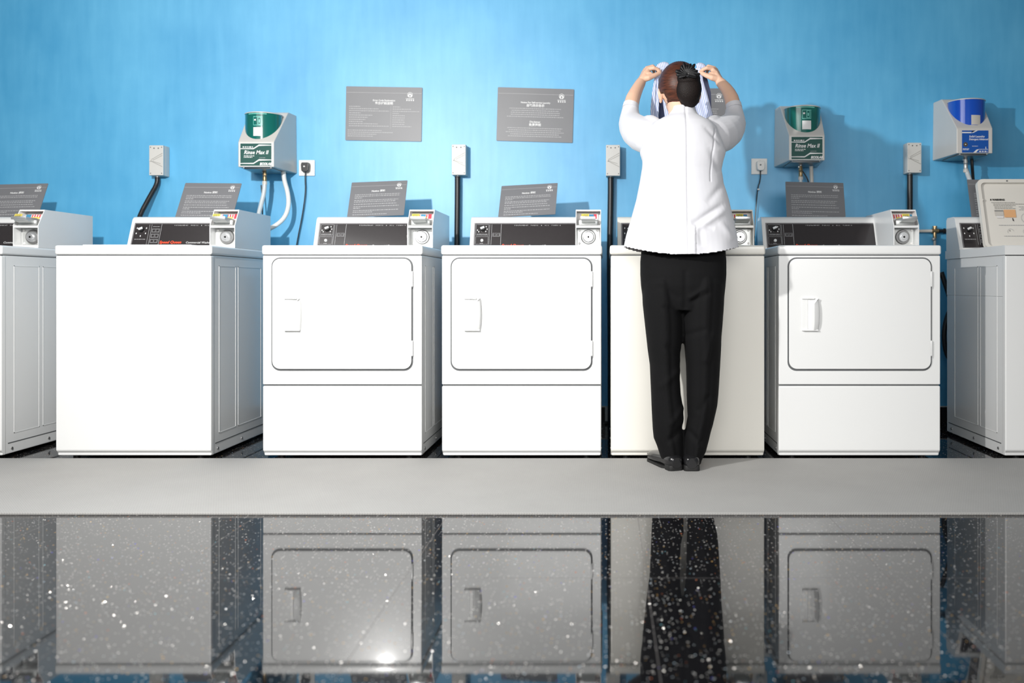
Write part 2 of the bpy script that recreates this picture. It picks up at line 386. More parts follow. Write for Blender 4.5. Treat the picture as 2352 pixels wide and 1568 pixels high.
# ------------------------------------------------------------------ machines
MH = .878      # cabinet top
TOPZ = .920    # worktop surface
Z0 = .015      # cabinet underside
DEP = .665
def cabinet_side(b, x, s, em):
    """raised seams, bottom rail and screws on one side, s=+1 right, -1 left"""
    fr = Fr((x, 0, 0), (0, s, 0), (0, 0, 1))
    for y0, y1 in ((.085, .262), (.288, .565)):
        w = .0035
        for a0, a1, c0, c1 in ((y0, y1, .10, .10+w), (y0, y1, .835-w, .835), (y0, y0+w, .10, .835), (y1-w, y1, .10, .835)):
            f = [(a0, c0), (a1, c0), (a1, c1), (a0, c1)]
            b.prism(f, x, x+s*.0012, em, map=lambda p, q, t: (t, p, q))
    b.prism([(.045, .060), (.64, .060), (.64, .064), (.045, .064)], x, x+s*.001, 'dark_grey', map=lambda p, q, t: (t, p, q))
    for y in (.07, .33, .60):
        b.tube([(x, y, .037), (x+s*.004, y, .037)], .006, 'dark_steel', n=10)
def lever_leg(name, par, x, em):
    b = MB()
    pr = [(x+.019*math.cos(t), .0155+.019*math.sin(t)) for t in [PI*k/10 for k in range(11)]]
    yy = lambda z: .0225-(z-.015)*.92
    A = [b.bm.verts.new((px, yy(pz)-.0004, pz)) for px, pz in pr]
    c = [b.bm.verts.new((x+(px-x)*.68, .018, .0152+(pz-.0152)*.62)) for px, pz in pr]
    fs = [b.bm.faces.new([A[i], A[i+1], c[i+1], c[i]]) for i in range(10)]; b._fin(fs, 'dark_grey'); b._fin([b.bm.faces.new(c)], em)
    b.tube([(x, .018, .0215), (x, .0125, .0215)], .0050, 'chrome', n=12)
    b.tube([(x, .0124, .0215), (x, .0120, .0215)], .0026, 'keyhole', n=8)
    b.cyl((x, .045, 0), .014, .016, 'black_plastic', n=14)
    return b.build(name, par)
def coin_meter(par, x0, x1, em):
    """x0..x1 local; open-fronted recess with lock below and slide above"""
    y0, yb, zt = .255, .69, 1.098
    b = MB(); t = .0035
    side = [(y0, TOPZ), (y0, 1.022), (y0+.048, zt), (yb, zt), (yb, TOPZ)]
    b.prism(side, x0, x0+t, em); b.prism(side, x1-t, x1, em)
    xi, xj = x0+t, x1-t
    b.prism([(y0+.06, TOPZ), (y0+.06, 1.022), (y0+.10, 1.094), (yb-.001, 1.094), (yb-.001, TOPZ)], xi, xj, em)
    b.prism([(y0+.045, 1.091), (y0+.048, zt), (yb, zt), (yb, 1.091)], xi, xj, em)
    b.box(xi, xj, y0, y0+.07, TOPZ, TOPZ+.012, em)
    b.box(xi, xj, y0+.002, y0+.07, 1.012, 1.022, em)
    cm = b.build('coin_meter', par, wn=True)
    cx = (x0+x1)/2
    b = MB(); fr = Fr((cx, y0+.06, .972))
    fr.plate(b, rrect(-.050, .050, -.038, .038, .004), 'steel', 0, .006)
    for sx in (-1, 1):
        for sz in (-1, 1): b.tube([fr.p(sx*.041, sz*.030, .006), fr.p(sx*.041, sz*.030, .010)], [.0055, .004], 'sticker_white', n=10)
    b.tube([fr.p(0, 0, .005), fr.p(0, 0, .014)], [.035, .031], 'dark_steel', n=28)
    b.tube([fr.p(0, 0, .012), fr.p(0, 0, .024)], [.026, .0215], 'chrome', n=28)
    b.build('lock_plate', cm)
    b = MB(); b.tube([fr.p(0, 0, .022), fr.p(0, 0, .031)], [.014, .0125], 'chrome', n=24)
    b.tube([fr.p(0, -.001, .031), fr.p(0, -.001, .0314)], .0050, 'keyhole', n=12); b.build('lock', cm)
    # coin slide
    b = MB()
    b.box(cx-.043, cx+.043, y0+.010, y0+.095, 1.024, 1.047, 'steel', bev=.002)
    b.prism([(y0-.048, 1.052), (y0-.030, 1.040), (y0+.03, 1.028), (y0+.06, 1.030), (y0+.06, 1.054), (y0-.046, 1.055)], cx-.030, cx+.032, 'steel')
    b.box(cx-.034, cx+.034, y0-.052, y0-.044, 1.046, 1.060, 'chrome', bev=.0015)
    for k in range(4): b.box(cx-.022+k*.013, cx-.016+k*.013, y0-.03, y0+.05, 1.055, 1.0585, 'chrome')
    b.prism([(y0+.060, 1.040), (y0+.066, 1.040), (y0+.072, 1.052), (y0+.066, 1.052)], cx-.046, cx+.046, 'steel')
    sl = b.build('coin_slide', cm)
    b = MB(); f2 = Fr((cx, y0-.036, 1.057), (1, 0, 0), (0, .55, .83))
    f2.plate(b, [(-.030, 0), (.004, 0), (.004, .018), (-.030, .018)], 'sticker_yellow', 0, .0012)
    f2.words(b, -.026, 0, .010, .0022, 'keyhole', .0016); f2.words(b, -.026, 0, .004, .0022, 'keyhole', .0016)
    f3 = Fr((cx, y0-.006, 1.056), (1, 0, 0), (0, .5, .85))
    f3.plate(b, [(.004, 0), (.026, 0), (.026, .018), (.004, .018)], 'sticker_blue', 0, .0012)
    b.build('price_sticker', cm)
    b = MB(); f4 = Fr((cx, y0+.069, 1.048), (1, 0, 0), (0, .040, .072))
    f4.plate(b, rrect(-.044, .044, .004, .040, .004), 'sticker_white', .0, .001)
    for k in range(5): f4.quad(b, -.034+k*.0115, -.028+k*.0115, .012, .034, 'sticker_red', .0013)
    f4.quad(b, .022, .038, .010, .036, 'sticker_red', .0013)
    f4.quad(b, -.020, .016, .006, .020, 'sticker_yellow', .0015)
    b.build('instruction_sticker', cm)
def console(par, x0, x1, xm, em, kind, full):
    """x0..x1 console, display face from x0+.022 to xm"""
    b = MB()
    prof = [(.500, TOPZ), (.500, .930), (.556, 1.072), (.566, 1.082), (.58, 1.086), (.655, 1.086), (.67, 1.074), (.67, TOPZ)]
    b.prism(prof, x0, x1, em, bev=.003)
    c = b.build('control_console', par, wn=True)
    u = Vector((0, .056, .142)).normalized()
    fr = Fr((x0, .500+.056*(0.012/.142), .942), (1, 0, 0), u)
    Lx = xm - x0 - .006; H = .120
    b = MB()
    fr.rect(b, .018, Lx, -.014, H, 'panel_frame', 0, .0016)
    fr.rect(b, .024, Lx, -.011, H-.006, 'panel_dark', 0, .0026)
    fr.quad(b, .150 if kind == 'dryer' else .152, .1515 if kind == 'dryer' else .1535, .002, H-.008, 'print_grey', .003)
    for xx in (.094, .104): fr.quad(b, xx, xx+.0012, .002, H-.010, 'print_grey', .003)
    b.build('control_panel', c)
    # printing
    b = MB()
    if kind == 'dryer':
        fr.frame(b, .028, .090, .052, H-.010, .001, 'print_grey', .0031)
        fr.frame(b, .028, .090, .004, .046, .001, 'print_grey', .0031)
        fr.frame(b, .110, .146, .046, .064, .0009, 'print_grey', .0031)
        for k in range(2): fr.frame(b, .113+k*.017, .126+k*.017, .049, .059, .0008, 'print_grey', .0031)
        for a in (-2.4, -1.9, .9, 1.6, 2.3): fr.quad(b, .058+.024*math.sin(a)-.002, .058+.024*math.sin(a)+.002, .086+.02*math.cos(a)-.003, .086+.02*math.cos(a)+.003, 'print_white', .0031)
        fr.words(b, .034, .084, .057, .0025, 'print_grey', .0031); fr.words(b, .050, .066, .008, .002, 'print_grey', .0031)
    else:
        for k in range(5):
            a = -2.1+k*1.05
            fr.quad(b, .058+.026*math.sin(a)-.0022, .058+.026*math.sin(a)+.0022, .076-.028*math.cos(a)-.003, .076-.028*math.cos(a)+.004, 'print_white', .0031)
        fr.words(b, .032, .086, .030, .0024, 'print_grey', .0031)
        fr.words(b, .112, .144, .098, .0022, 'print_grey', .0031)
        for k in range(3):
            fr.frame(b, .109, .146, .012+k*.028, .032+k*.028, .0009, 'print_grey', .0031)
            for j in range(2): fr.frame(b, .111+j*.018, .126+j*.018, .015+k*.028, .029+k*.028, .0008, 'print_grey', .0031)
    if full:
        x = .215; sp = .0078
        for ch in 'PERMANENT PRESS & ALL FABRIC':
            if ch != ' ' and x < Lx-.01: text(b, fr, x, H-.0165, ch, .0068, 'print_white', h=.0031)
            x += sp if ch != ' ' else sp*1.35
        b.build('lettering', c); zb = .009 if kind == 'washer' else -.0085
        b = MB(); text(b, fr, .156, zb, 'Speed Queen', .0195, 'print_red', shear=.25, h=.0032, bold=.0006); b.build('red_lettering', c)
        tx = 'Commercial Washer' if kind == 'washer' else 'Commercial Dryer'
        b = MB(); text(b, fr, .285, zb, tx, .0145, 'print_white', shear=.2, h=.0032)
    b.build('lettering', c)
    b = MB(); kx, kz = (.060, .086) if kind == 'dryer' else (.058, .082)
    b.tube([fr.p(kx, kz, .0026), fr.p(kx, kz, .014)], [.0135, .012], 'black_plastic', n=22)
    f2 = Fr(fr.p(kx, kz, .014), (math.cos(.5), -.2*math.sin(.5), math.sin(.5)), Vector((-math.sin(.5), 0, math.cos(.5))))
    b.tube([fr.p(kx-.009, kz-.002, .014), fr.p(kx+.009, kz+.006, .014)], .0058, 'print_white', n=10)
    b.build('knob', c)
    if kind == 'dryer':
        b = MB(); b.tube([fr.p(.060, .024, .0026), fr.p(.060, .024, .0085)], [.0075, .0065], 'print_white', n=18); b.build('start_button', c)
    return c
def machine(kind, xa, xb, label, sides, em='white_enamel', cin=.036, full=True, lid_open=False, meter=True, dy=0.0):
    cx = (xa+xb)/2; w = xb-xa; h = w/2
    t = empty('coin_operated_'+kind, (cx, dy, 0)); tag(t, label, kind, 'coin operated laundry machines against the blue wall')
    b = MB()
    if lid_open:
        b.box(-h+.002, h-.002, .010, DEP, Z0, .70, em, bev=.004)
        for q in ((-h+.002, h-.002, .010, .03), (-h+.002, h-.002, DEP-.03, DEP), (-h+.002, -h+.02, .03, DEP-.03), (h-.02, h-.002, .03, DEP-.03)):
            b.box(*q, .70, MH, em)
    else:
        b.box(-h+.002, h-.002, .010, DEP, Z0, MH, em, bev=.006)
    if sides & 1: cabinet_side(b, -h+.002, -1, em)
    if sides & 2: cabinet_side(b, h-.002, 1, em)
    b.build('cabinet', t, wn=True)
    if kind == 'washer':
        b = MB(); b.prism([(.0, .039), (.0, MH-.003), (.03, MH-.003), (.03, Z0), (.022, Z0)], -h, h, em, bev=.005, seg=3)
        b.build('front_panel', t, wn=True)
    else:
        b = MB(); b.prism([(.0, .322), (.0, MH-.003), (.02, MH-.003), (.02, .322)], -h, h, em, bev=.004, seg=3)
        b.build('front_panel', t, wn=True)
        b = MB(); b.prism([(.0, .039), (.0, .316), (.03, .316), (.03, Z0), (.022, Z0)], -h, h, em, bev=.005, seg=3)
        b.box(-h+.004, h-.004, .008, .02, .312, .326, 'dark_grey'); b.build('access_panel', t, wn=True)
        # door
        dx0, dx1, dz0, dz1 = -h+.043, h-.043, .389, .862
        b = MB(); f = Fr((0, 0, 0))
        f.plate(b, rrect(dx0-.0055, dx1+.0055, dz0-.008, dz1+.0055, .038), 'dark_grey', 0, .0012)  # dark plate paints in the shade of the gap round the door
        f.plate(b, rrect(dx0, dx1, dz0, dz1, .034), em, .0012, .009, bev=.003)
        door = b.build('door', t, wn=True)
        for z in (.742, .445):
            b = MB(); b.box(dx1-.001, dx1+.0055, -.0085, 0, z, z+.066, em, bev=.0012)
            b.box(dx1-.001, dx1+.004, -.008, 0, z-.006, z-.001, 'dark_grey'); b.build('hinge', door)
        # handle: frame plate, pocket and bulging grip
        b = MB(); hx = dx0+.055; hz0, hz1 = .557, .692; n = 12
        b.box(hx, hx+.024, -.0125, -.009, hz0, hz1, em, bev=.0012)
        b.box(hx+.023, hx+.036, -.0104, -.009, hz0+.006, hz1-.004, 'white_plastic')
        rings = []
        for k in range(n+1):
            z = hz0 + (hz1-hz0)*k/n; q = k/n; bul = .0245 - .010*(2*q-1)**4; ed = .068 + .004*(1-(2*q-1)**2)
            lx = .036 + (.020*max(0, (q-.84)/.16) if q > .84 else 0)
            rings.append([(hx+lx, -.009, z), (hx+lx+.008, -.009-bul+.003, z), (hx+lx+.012, -.009-bul, z), (hx+ed-.005, -.009-bul*.72, z), (hx+ed, -.009-bul*.45, z), (hx+ed+.001, -.009, z)])
        b.loft(rings, em)
        b.box(hx, hx+.067, -.021, -.009, hz0-.004, hz0+.002, em, bev=.001)
        b.box(hx, hx+.052, -.019, -.009, hz1-.003, hz1+.003, em, bev=.001)
        b.build('door_handle', door, wn=True)
    # worktop
    b = MB()
    if lid_open:
        y0, y1 = .085, .455
        b.prism([(-.004, MH+.001), (-.004, TOPZ-.004), (.0, TOPZ), (y0, TOPZ), (y0, MH+.001)], -h-.004, h+.004, em)
        b.box(-h-.004, h+.004, y1, DEP+.006, MH+.001, TOPZ, em)
        b.box(-h-.004, -h+.055, y0, y1, MH+.001, TOPZ, em); b.box(h-.055, h+.004, y0, y1, MH+.001, TOPZ, em)
    else:
        b.box(-h-.004, h+.004, -.004, DEP+.006, MH+.001, TOPZ, em, bev=.009, seg=3)
    b.box(-h+.004, h-.004, .004, DEP-.01, MH-.003, MH+.002, 'dark_grey')
    b.build('worktop', t, wn=True)
    if lid_open:
        b = MB(); b.tube([(0, .27, .72), (0, .27, .876)], .20, 'steel', n=36, caps=False); b.cyl((0, .27, .705), .20, .01, 'dark_steel', n=36); b.build('wash_tub', t)
    if kind == 'washer':
        lw = .215
        if not lid_open:
            b = MB(); b.box(-lw-.02, lw+.02, .03, .44, TOPZ, TOPZ+.004, em, bev=.0015); b.build('lid', t, wn=True)
    for s in (-1, 1): lever_leg('leveling_leg', t, s*(h-.065), em)
    cw = .117; cmx1 = h-.002; cmx0 = cmx1-cw
    x0 = -h+cin
    c = console(t, x0, cmx0+.001 if True else h, cmx0, em, kind, full)
    if meter: coin_meter(t, cmx0, cmx1, em)
    return t, c

machine('washer', -3.245, -2.592, 'partly cut off white washer beside the plain washer with the red lettering', 2)
machine('washer', -2.359, -1.692, 'white washer with plain front and red and white lettering on its dark console', 2)
machine('dryer', -1.470, -.787, 'white dryer between the plain front washer and the other white dryer', 3, cin=.052)
machine('dryer', -.701, -.017, 'white dryer next to the person, two black conduits flanking its back', 2, cin=.042)
machine('washer', .024, .684, 'cream white washer with plain front directly behind the person', 3, em='cream_enamel', cin=.036)
machine('dryer', .745, 1.439, 'white dryer under the dark green dispenser, pale front without glare', 3, em='white_enamel', cin=.022)
WX0, WX1 = 1.718, 2.376
wm, wc = machine('washer', WX0, WX1, 'white washer with its lid standing open and black hoses beside it', 1, lid_open=True, cin=.0, full=False, meter=True)
# raised lid of the last washer
hw = (WX1-WX0)/2; 
base = Vector((0, .455, TOPZ)); ang = math.atan2(.105, .345)
fr = Fr((0, base.y, base.z), (1, 0, 0), (0, math.sin(ang), math.cos(ang)))
lx0, lx1 = -hw+.105-.0, hw-.060; LH = .362
b = MB()
fr.plate(b, rrect(lx0, lx1, 0.002, LH, .028), 'cream_plastic', -.018, -.006, bev=.003)
# raised rim
outer = rrect(lx0, lx1, .002, LH, .028); inner = rrect(lx0+.016, lx1-.016, .014, LH-.018, .022)
n = len(outer)
for h0, h1, A, Bq in ((-.006, .010, outer, outer), (.010, .010, outer, inner), (.010, -.003, inner, inner)):
    for i in range(n):
        j = (i+1) % n
        b.poly([fr.p(*A[i], h0), fr.p(*A[j], h0), fr.p(*Bq[j], h1), fr.p(*Bq[i], h1)], 'cream_plastic')
b.ball(fr.p(lx0+.018, LH*.70, .006), (.006, .006, .006), 'pipe_white', 10); b.ball(fr.p((lx0+lx1)/2-.10, LH-.010, .011), (.004, .004, .004), 'dark_grey', 8)
lid = b.build('lid', wm, wn=True)
b = MB(); R = random.Random(3)
b2 = MB()
ax = lx0+.062
text(b2, fr, ax+.006, LH-.108, 'WARNING', .0125, 'keyhole', h=-.0024, bold=.0005)
fr.quad(b2, ax-.004, ax+.002, LH-.108, LH-.100, 'keyhole', -.0023)
for k, (o, e) in enumerate(((0, .115), (.008, .20), (.008, .115), (.012, .10), (.012, .115))):
    fr.words(b2, ax+o, ax+e, LH-.120-k*.0078, .0026, 'switch_line', -.0023, R)
for k, (o, e) in enumerate(((.13, .26), (.14, .25), (.13, .24))): fr.words(b2, ax+o, ax+e, LH-.142-k*.0078, .0024, 'print_grey', -.0023, R)
fr.quad(b2, ax+.010, ax+.052, LH-.187, LH-.162, 'pipe_white', -.0024); fr.quad(b2, ax+.010, ax+.052, LH-.166, LH-.158, 'switch_line', -.0022)
fr.quad(b2, ax+.055, ax+.112, LH-.196, LH-.156, 'sticker_orange', -.0024)
fr.quad(b2, ax+.016, ax+.050, LH-.200, LH-.188, 'sticker_white', -.0022)
b2.prism([(ax+.093, LH-.214), (ax+.098, LH-.216), (ax+.095, LH-.200), (ax+.091, LH-.200)], -.0024, -.002, 'keyhole', map=lambda p, q, t: fr.p(p, q, t))
fr.ring(b2, ax+.16, LH-.20, .024, .0255, 'print_grey', -.0022)
for q, (o, e) in enumerate(((.022, .26), (.04, .26))):
    fr.words(b2, ax+o, ax+e, LH-.238-q*.056, .0028, 'print_grey', -.0023, R)
for sx in (.075, .15, .20): fr.ring(b2, ax+sx, LH-.270, .014, .0152, 'print_grey', -.0022, t0=.2, t1=3.6); fr.ring(b2, ax+sx-.004, LH-.265, 0, .003, 'switch_line', -.0022)
b2.build('warning_label', lid); b.bm.free()

# ------------------------------------------------------------------ signs
def logo(b, fr, a, c, s, m='print_white'):
    fr.ring(b, a, c, s*.95, s*1.1, m, .0009); fr.ring(b, a, c-s*.28, s*.34, s*.80, m, .0010, t0=-1.2, t1=4.4)
    fr.quad(b, a+s*.30, a+s*.62, c-s*1.08, c-s*.1, m, .0011)
    fr.words(b, a-s*1.7, a+s*1.7, c-s*1.75, s*.22, m, .0009)
    for k in range(4): fr.quad(b, a-s*1.5+k*s*.9, a-s*1.0+k*s*.9, c-s*2.55, c-s*2.02, m, .0009)
def wall_sign(tl, tr, bl, kind, label):
    o = P(*bl, WALL_Y-.006); A = P(*tl, WALL_Y-.006); Bq = P(*tr, WALL_Y-.006)
    u = (Bq-A); v = (A-o); w = u.length; h = v.length
    n = u.normalized(); vv = Vector((-n.z, 0, n.x))
    t = empty('wall_sign', o); tag(t, label, 'sign', 'grey notices fixed high on the blue wall')
    fr = Fr((0, 0, 0), n, vv)
    b = MB(); fr.plate(b, rrect(0, w, 0, h, .004, 3), 'sign_grey', -.004, .0005, bev=.0006)
    b.build('plate', t, wn=True)
    R = random.Random(len(label)); b = MB(); g = 'print_grey'
    fr.quad(b, .004, w-.004, h*.885, h*.885+.0016, g, .0008); logo(b, fr, w*.84, h*.86, .013); b.build('emblem', t); b = MB()
    if kind == 'code':
        text(b, fr, w*.5, h*.735, 'Error Code Explanation', .0125, 'print_white', align='CENTER', bold=.0003)
        text(b, fr, w*.5, h*.675, '显示代码说明', .0165, 'print_white', align='CENTER', bold=.0004); b.build('title_lettering', t); b = MB()
        for k, q in enumerate((.13, .37, .51, .14, .29, .23, .20, .17, .36, .51)): fr.words(b, w*.045, w*(.06+q), h*(.625-k*.040), .0034, g, .0008, R)
        for k, q in enumerate((.10, .24, .35, .08, .16, .16, .16, .16, .16, .25)): fr.words(b, w*.615, w*(.615+q), h*(.625-k*.040), .0034, g, .0008, R)
        fr.quad(b, w*.59, w*.5925, h*.22, h*.65, g, .0008)
        for k, q in enumerate((.45, .59, .38, .33)): fr.words(b, w*.03, w*(.03+q), h*(.185-k*.036), .0032, g, .0008, R)
    else:
        text(b, fr, w*.5, h*.715, 'Notice For Self-service Laundry', .0125, 'print_white', align='CENTER', bold=.0003)
        text(b, fr, w*.5, h*.655, '自助洗衣告示', .0165, 'print_white', align='CENTER', bold=.0004); b.build('title_lettering', t); b = MB()
        for k, q in enumerate((.34, .31, .32, .32, .37)): fr.words(b, w*(.5-q), w*(.5+q), h*(.61-k*.038), .0034, g, .0008, R)
        b2 = MB(); text(b2, fr, w*.5, h*.355, 'Disclaimer', .0135, 'print_white', align='CENTER', bold=.0003)
        text(b2, fr, w*.5, h*.295, '免责声明', .0165, 'print_white', align='CENTER', bold=.0004); b2.build('title_lettering', t)
        for k, q in enumerate((.36, .34, .38, .32, .35)): fr.words(b, w*(.5-q), w*(.5+q), h*(.245-k*.038), .0034, g, .0008, R)
    b.build('text_lines', t)
wall_sign((797, 198), (972, 201), (793, 322), 'code', 'grey wall notice with two columns of small text, above the second dryer console')
wall_sign((1144, 200), (1319, 205), (1140, 323), 'notice', 'grey wall notice with centred text paragraphs, fully visible left of the person')
wall_sign((1504, 202), (1681, 203), (1502, 326), 'notice', 'grey wall notice mostly hidden behind the head and raised shirt of the person')
def card(tl, tr, bl, label, roll=0.0, hid=None):
    yb, yt = .612, .70
    B0 = P(*bl, yb); T0 = P(*tl, yt); T1 = P(*tr, yt)
    B0.z = 1.0865
    T0 = Vector((T0.x, yt, T0.z)); v = T0-B0; u = (T1-T0); w = u.length
    h = v.length
    ev = v.normalized(); eu = (u - ev*u.dot(ev)).normalized(); eu = u.normalized()
    n = eu.cross(ev).normalized()
    t = empty('notice_card', B0); tag(t, label, 'sign', 'grey notice cards standing on the machine consoles')
    pr = rrect(0, w, 0, h, .003, 2)
    class S(Fr):
        def __init__(s): s.o = Vector((0, 0, 0)); s.u = eu; s.v = ev; s.n = n
        def mx(s, a=0, b=0, hh=0):
            m = Matrix((s.u, s.v, s.n)).transposed().to_4x4(); m.translation = s.p(a, b, hh); return m
    fr = S(); b = MB(); fr.plate(b, pr, 'sign_grey', -.003, 0)
    # clear lower support foot resting on the console top
    b.build('plate', t)
    R = random.Random(5+len(label)); b = MB(); g = 'print_grey'
    fr.quad(b, .003, w-.003, h*.87, h*.87+.0014, g, .0007); logo(b, fr, w*.86, h*.88, .010); b.build('emblem', t); b = MB()
    text(b, fr, w*.5, h*.70, 'Notice 须知', .0135, 'print_white', align='CENTER', bold=.0003); b.build('title_lettering', t); b = MB()
    rows = (.80, .80, .14, .78, .74, .76, .80, .12, .80, .34, .60)
    z = .62
    for k, q in enumerate(rows):
        if k in (3, 5, 6, 8, 10): z -= .02
        fr.words(b, w*.09, w*(.09+q), h*z, .0036, g, .0007, R); z -= .047
    b.build('text_lines', t)
card((-18, 424), (111, 421), (-45, 497), 'grey notice card on the console of the washer cut off by the frame')
card((426, 420), (555, 421), (402, 493), 'grey notice card on the console of the plain washer, beside a conduit running down')
card((808, 419), (936, 414), (797, 497), 'grey notice card below the two-column wall notice, on the dryer console')
card((1152, 427), (1281, 420), (1144, 496), 'grey notice card below the paragraph wall notice, on the dryer console')
card((1804, 417), (1937, 420), (1807, 493), 'grey notice card standing under the dark green dispenser')
card((2221, 412), (2352, 414), (2232, 490), 'grey notice card mostly hidden behind the open washer lid')

# ------------------------------------------------------------------ wall fittings
def isolator(px, py0, py1, label):
    """front face centre px at the wall distance"""
    y1 = WALL_Y; y0 = WALL_Y-.072; x = PX(px, y0); z0 = PZ(py1, y0); z1 = PZ(py0, y0)
    t = empty('isolator_switch', (x, y1, z0)); tag(t, label, 'switch', 'grey isolator switches on the blue wall')
    H = z1-z0; w = .038
    b = MB(); b.box(-w, w, -.045, 0, 0, H, 'switch_grey', bev=.004); b.build('back_box', t, wn=True)
    b = MB(); b.box(-w, w, -.072, -.046, .001, H-.001, 'switch_grey', bev=.003)
    f = Fr((0, -.072, 0))
    for sx in (-1, 1):
        for zz in (.012, H-.012): b.tube([f.p(sx*.030, zz, 0), f.p(sx*.030, zz, .0008)], .0028, 'dark_grey', n=10)
    for sx in (-.011, .012): b.tube([f.p(sx, H-.017, 0), f.p(sx, H-.017, .0008)], .0036, 'dark_grey', n=10)
    b.build('cover', t, wn=True)
    b = MB()
    for (p, q) in (((-.032, H*.50), (.034, H*.73)), ((-.018, H*.50), (.034, H*.66)), ((-.032, H*.49), (.034, H*.29)), ((-.020, H*.47), (.024, H*.39))):
        p, q = Vector((*p, 0)), Vector((*q, 0)); d = (q-p).normalized(); nn = Vector((-d.y, d.x, 0))*.0012
        f.plate(b, [(p-nn)[:2], (q-nn)[:2], (q+nn)[:2], (p+nn)[:2]], 'switch_line', 0, .0012)
    f.plate(b, [(-.034, H*.47), (.030, H*.33), (.034, H*.33), (.034, H*.70), (.030, H*.70), (-.034, H*.53)], 'switch_grey', 0, .0009)
    b.tube([f.p(-.029, H*.5, .0), f.p(-.029, H*.5, .007)], .0055, 'switch_grey', n=14)
    b.build('lever', t)
    b = MB(); b.tube([(-.012, -.034, -.004), (-.012, -.034, .003)], .013, 'steel', n=16); b.build('gland', t)
    return x-.012, WALL_Y-.034, z0
def conduit(pts, r, label, ribs=True, m='black_hose'):
    b = MB()
    P0 = [Vector(p) for p in pts]
    q = P0
    for _ in range(2):
        n = [q[0]]
        for A, Bq in zip(q[:-1], q[1:]): n += [A.lerp(Bq, .25), A.lerp(Bq, .75)]
        n.append(q[-1]); q = n
    # resample for ribs
    out = [q[0]]; step = .004; acc = 0
    for A, Bq in zip(q[:-1], q[1:]):
        Ls = (Bq-A).length; k = max(1, int(Ls/step))
        for i in range(1, k+1): out.append(A.lerp(Bq, i/k))
    rs = [r*(1.0 if i % 2 else .87) for i in range(len(out))]
    b.tube(out, rs, m, n=12)
    o = b.build('corrugated_conduit', sharp=80)
    tag(o, label, 'conduit', 'black corrugated conduits below the isolator switches'); return o
x, y, z = isolator(358.5, 333, 403, 'grey isolator switch above the conduit that slants behind the plain front washer')
conduit([(x, y, z-.003), (x, y, z-.04), (PX(345, .98), .98, PZ(450, .98)), (PX(318, .93), .93, PZ(500, .93)), (PX(305, .85), .86, PZ(560, .85)), (PX(305, .85), .86, .5), (PX(305, .85), .86, .0)], .0135, 'black conduit slanting down behind the console of the plain washer')
x, y, z = isolator(1053.5, 331, 402, 'grey isolator switch between the two fully visible wall notices')
conduit([(x, y, z-.003), (x, y, z-.1), (x-.004, y, .9), (x-.004, y, .45), (x-.004, y-.02, .0)], .0165, 'straight black conduit dropping between the two white dryers')
x, y, z = isolator(1408, 332, 404, 'grey isolator switch beside the sleeve of the person')
conduit([(x, y, z-.003), (x, y, z-.1), (x-.006, y, .9), (x, y, .45), (x, y-.02, .0)], .0175, 'straight black conduit running down beside the person to the floor')
x, y, z = isolator(2100.5, 327, 397, 'grey isolator switch next to the blue dispenser')
conduit([(x, y, z-.003), (x, y, z-.1), (x, y, .9), (x, y, .45), (x, y-.02, .0)], .0165, 'black conduit under the switch beside the blue dispenser')

def socket(cx, cy, white, label):
    c = P(cx, cy, WALL_Y-.009); r = .043
    t = empty('wall_socket', (c.x, WALL_Y, c.z)); tag(t, label, 'socket')
    b = MB(); b.box(-r, r, -.009, 0, -r, r, 'socket_white', bev=.002); b.build('plate', t, wn=True)
    b = MB(); f = Fr((0, -.009, 0))
    b.box(-.006, .006, -.012, -.009, .026, .036, 'socket_white', bev=.001); b.build('rocker', t)
    return c
def cord(name, plug_c, white, pts, label):
    t = empty('power_cord', plug_c); tag(t, label, 'power cord')
    m = 'socket_white' if white else 'black_plastic'
    loc = lambda p: Vector(p)-plug_c
    b = MB(); s = .022
    b.prism([(-s, .012), (-s*.85, .024), (s*.85, .024), (s, .012), (s*.9, -.020), (s*.45, -.028), (-s*.45, -.028), (-s*.9, -.020)], -.034, 0, m, axis='y', bev=.004)
    b.ball((-.003, -.034, .002), (.005, .002, .004), 'sticker_white' if not white else 'dark_grey', 12)
    b.build('plug', t, wn=True)
    b = MB(); b.tube([loc(p) for p in pts], .0032, 'black_plastic', n=8, smooth=2)
    b.build('cord', t); return t
c = socket(704.5, 385.5, False, 'square white wall socket holding a black plug beside the green dispenser')
pc = Vector((c.x, WALL_Y-.009, c.z+.002))
cord('c', pc, False, [(pc.x, WALL_Y-.025, pc.z-.02), (pc.x-.005, WALL_Y-.022, pc.z-.06), (PX(699, 1.0), WALL_Y-.022, PZ(440, 1.0)), (PX(690, 1.0), WALL_Y-.02, PZ(500, 1.0)), (PX(678, 1.0), WALL_Y-.02, PZ(556, 1.0)), (PX(665, 1.0), WALL_Y-.02, .75)], 'black power cord with black plug hanging down the wall')
c = socket(1744, 382, True, 'square white wall socket holding a white plug next to the dark green dispenser')
pc = Vector((c.x+.004, WALL_Y-.009, c.z+.002))
t = cord('c', pc, True, [(pc.x, WALL_Y-.025, pc.z-.02), (pc.x, WALL_Y-.022, pc.z-.08), (PX(1742, 1.0), WALL_Y-.022, PZ(430, 1.0)), (PX(1738, 1.0), WALL_Y-.02, PZ(475, 1.0)), (PX(1730, 1.0), WALL_Y-.02, .8)], 'dark power cord with white plug hanging between washer and dark green dispenser')
b = MB(); q = P(1742, 435, WALL_Y-.022)-pc; b.box(q.x-.006, q.x+.007, q.y-.006, q.y+.006, q.z-.004, q.z+.004, 'sticker_white', bev=.001); b.build('cable_clip', t)

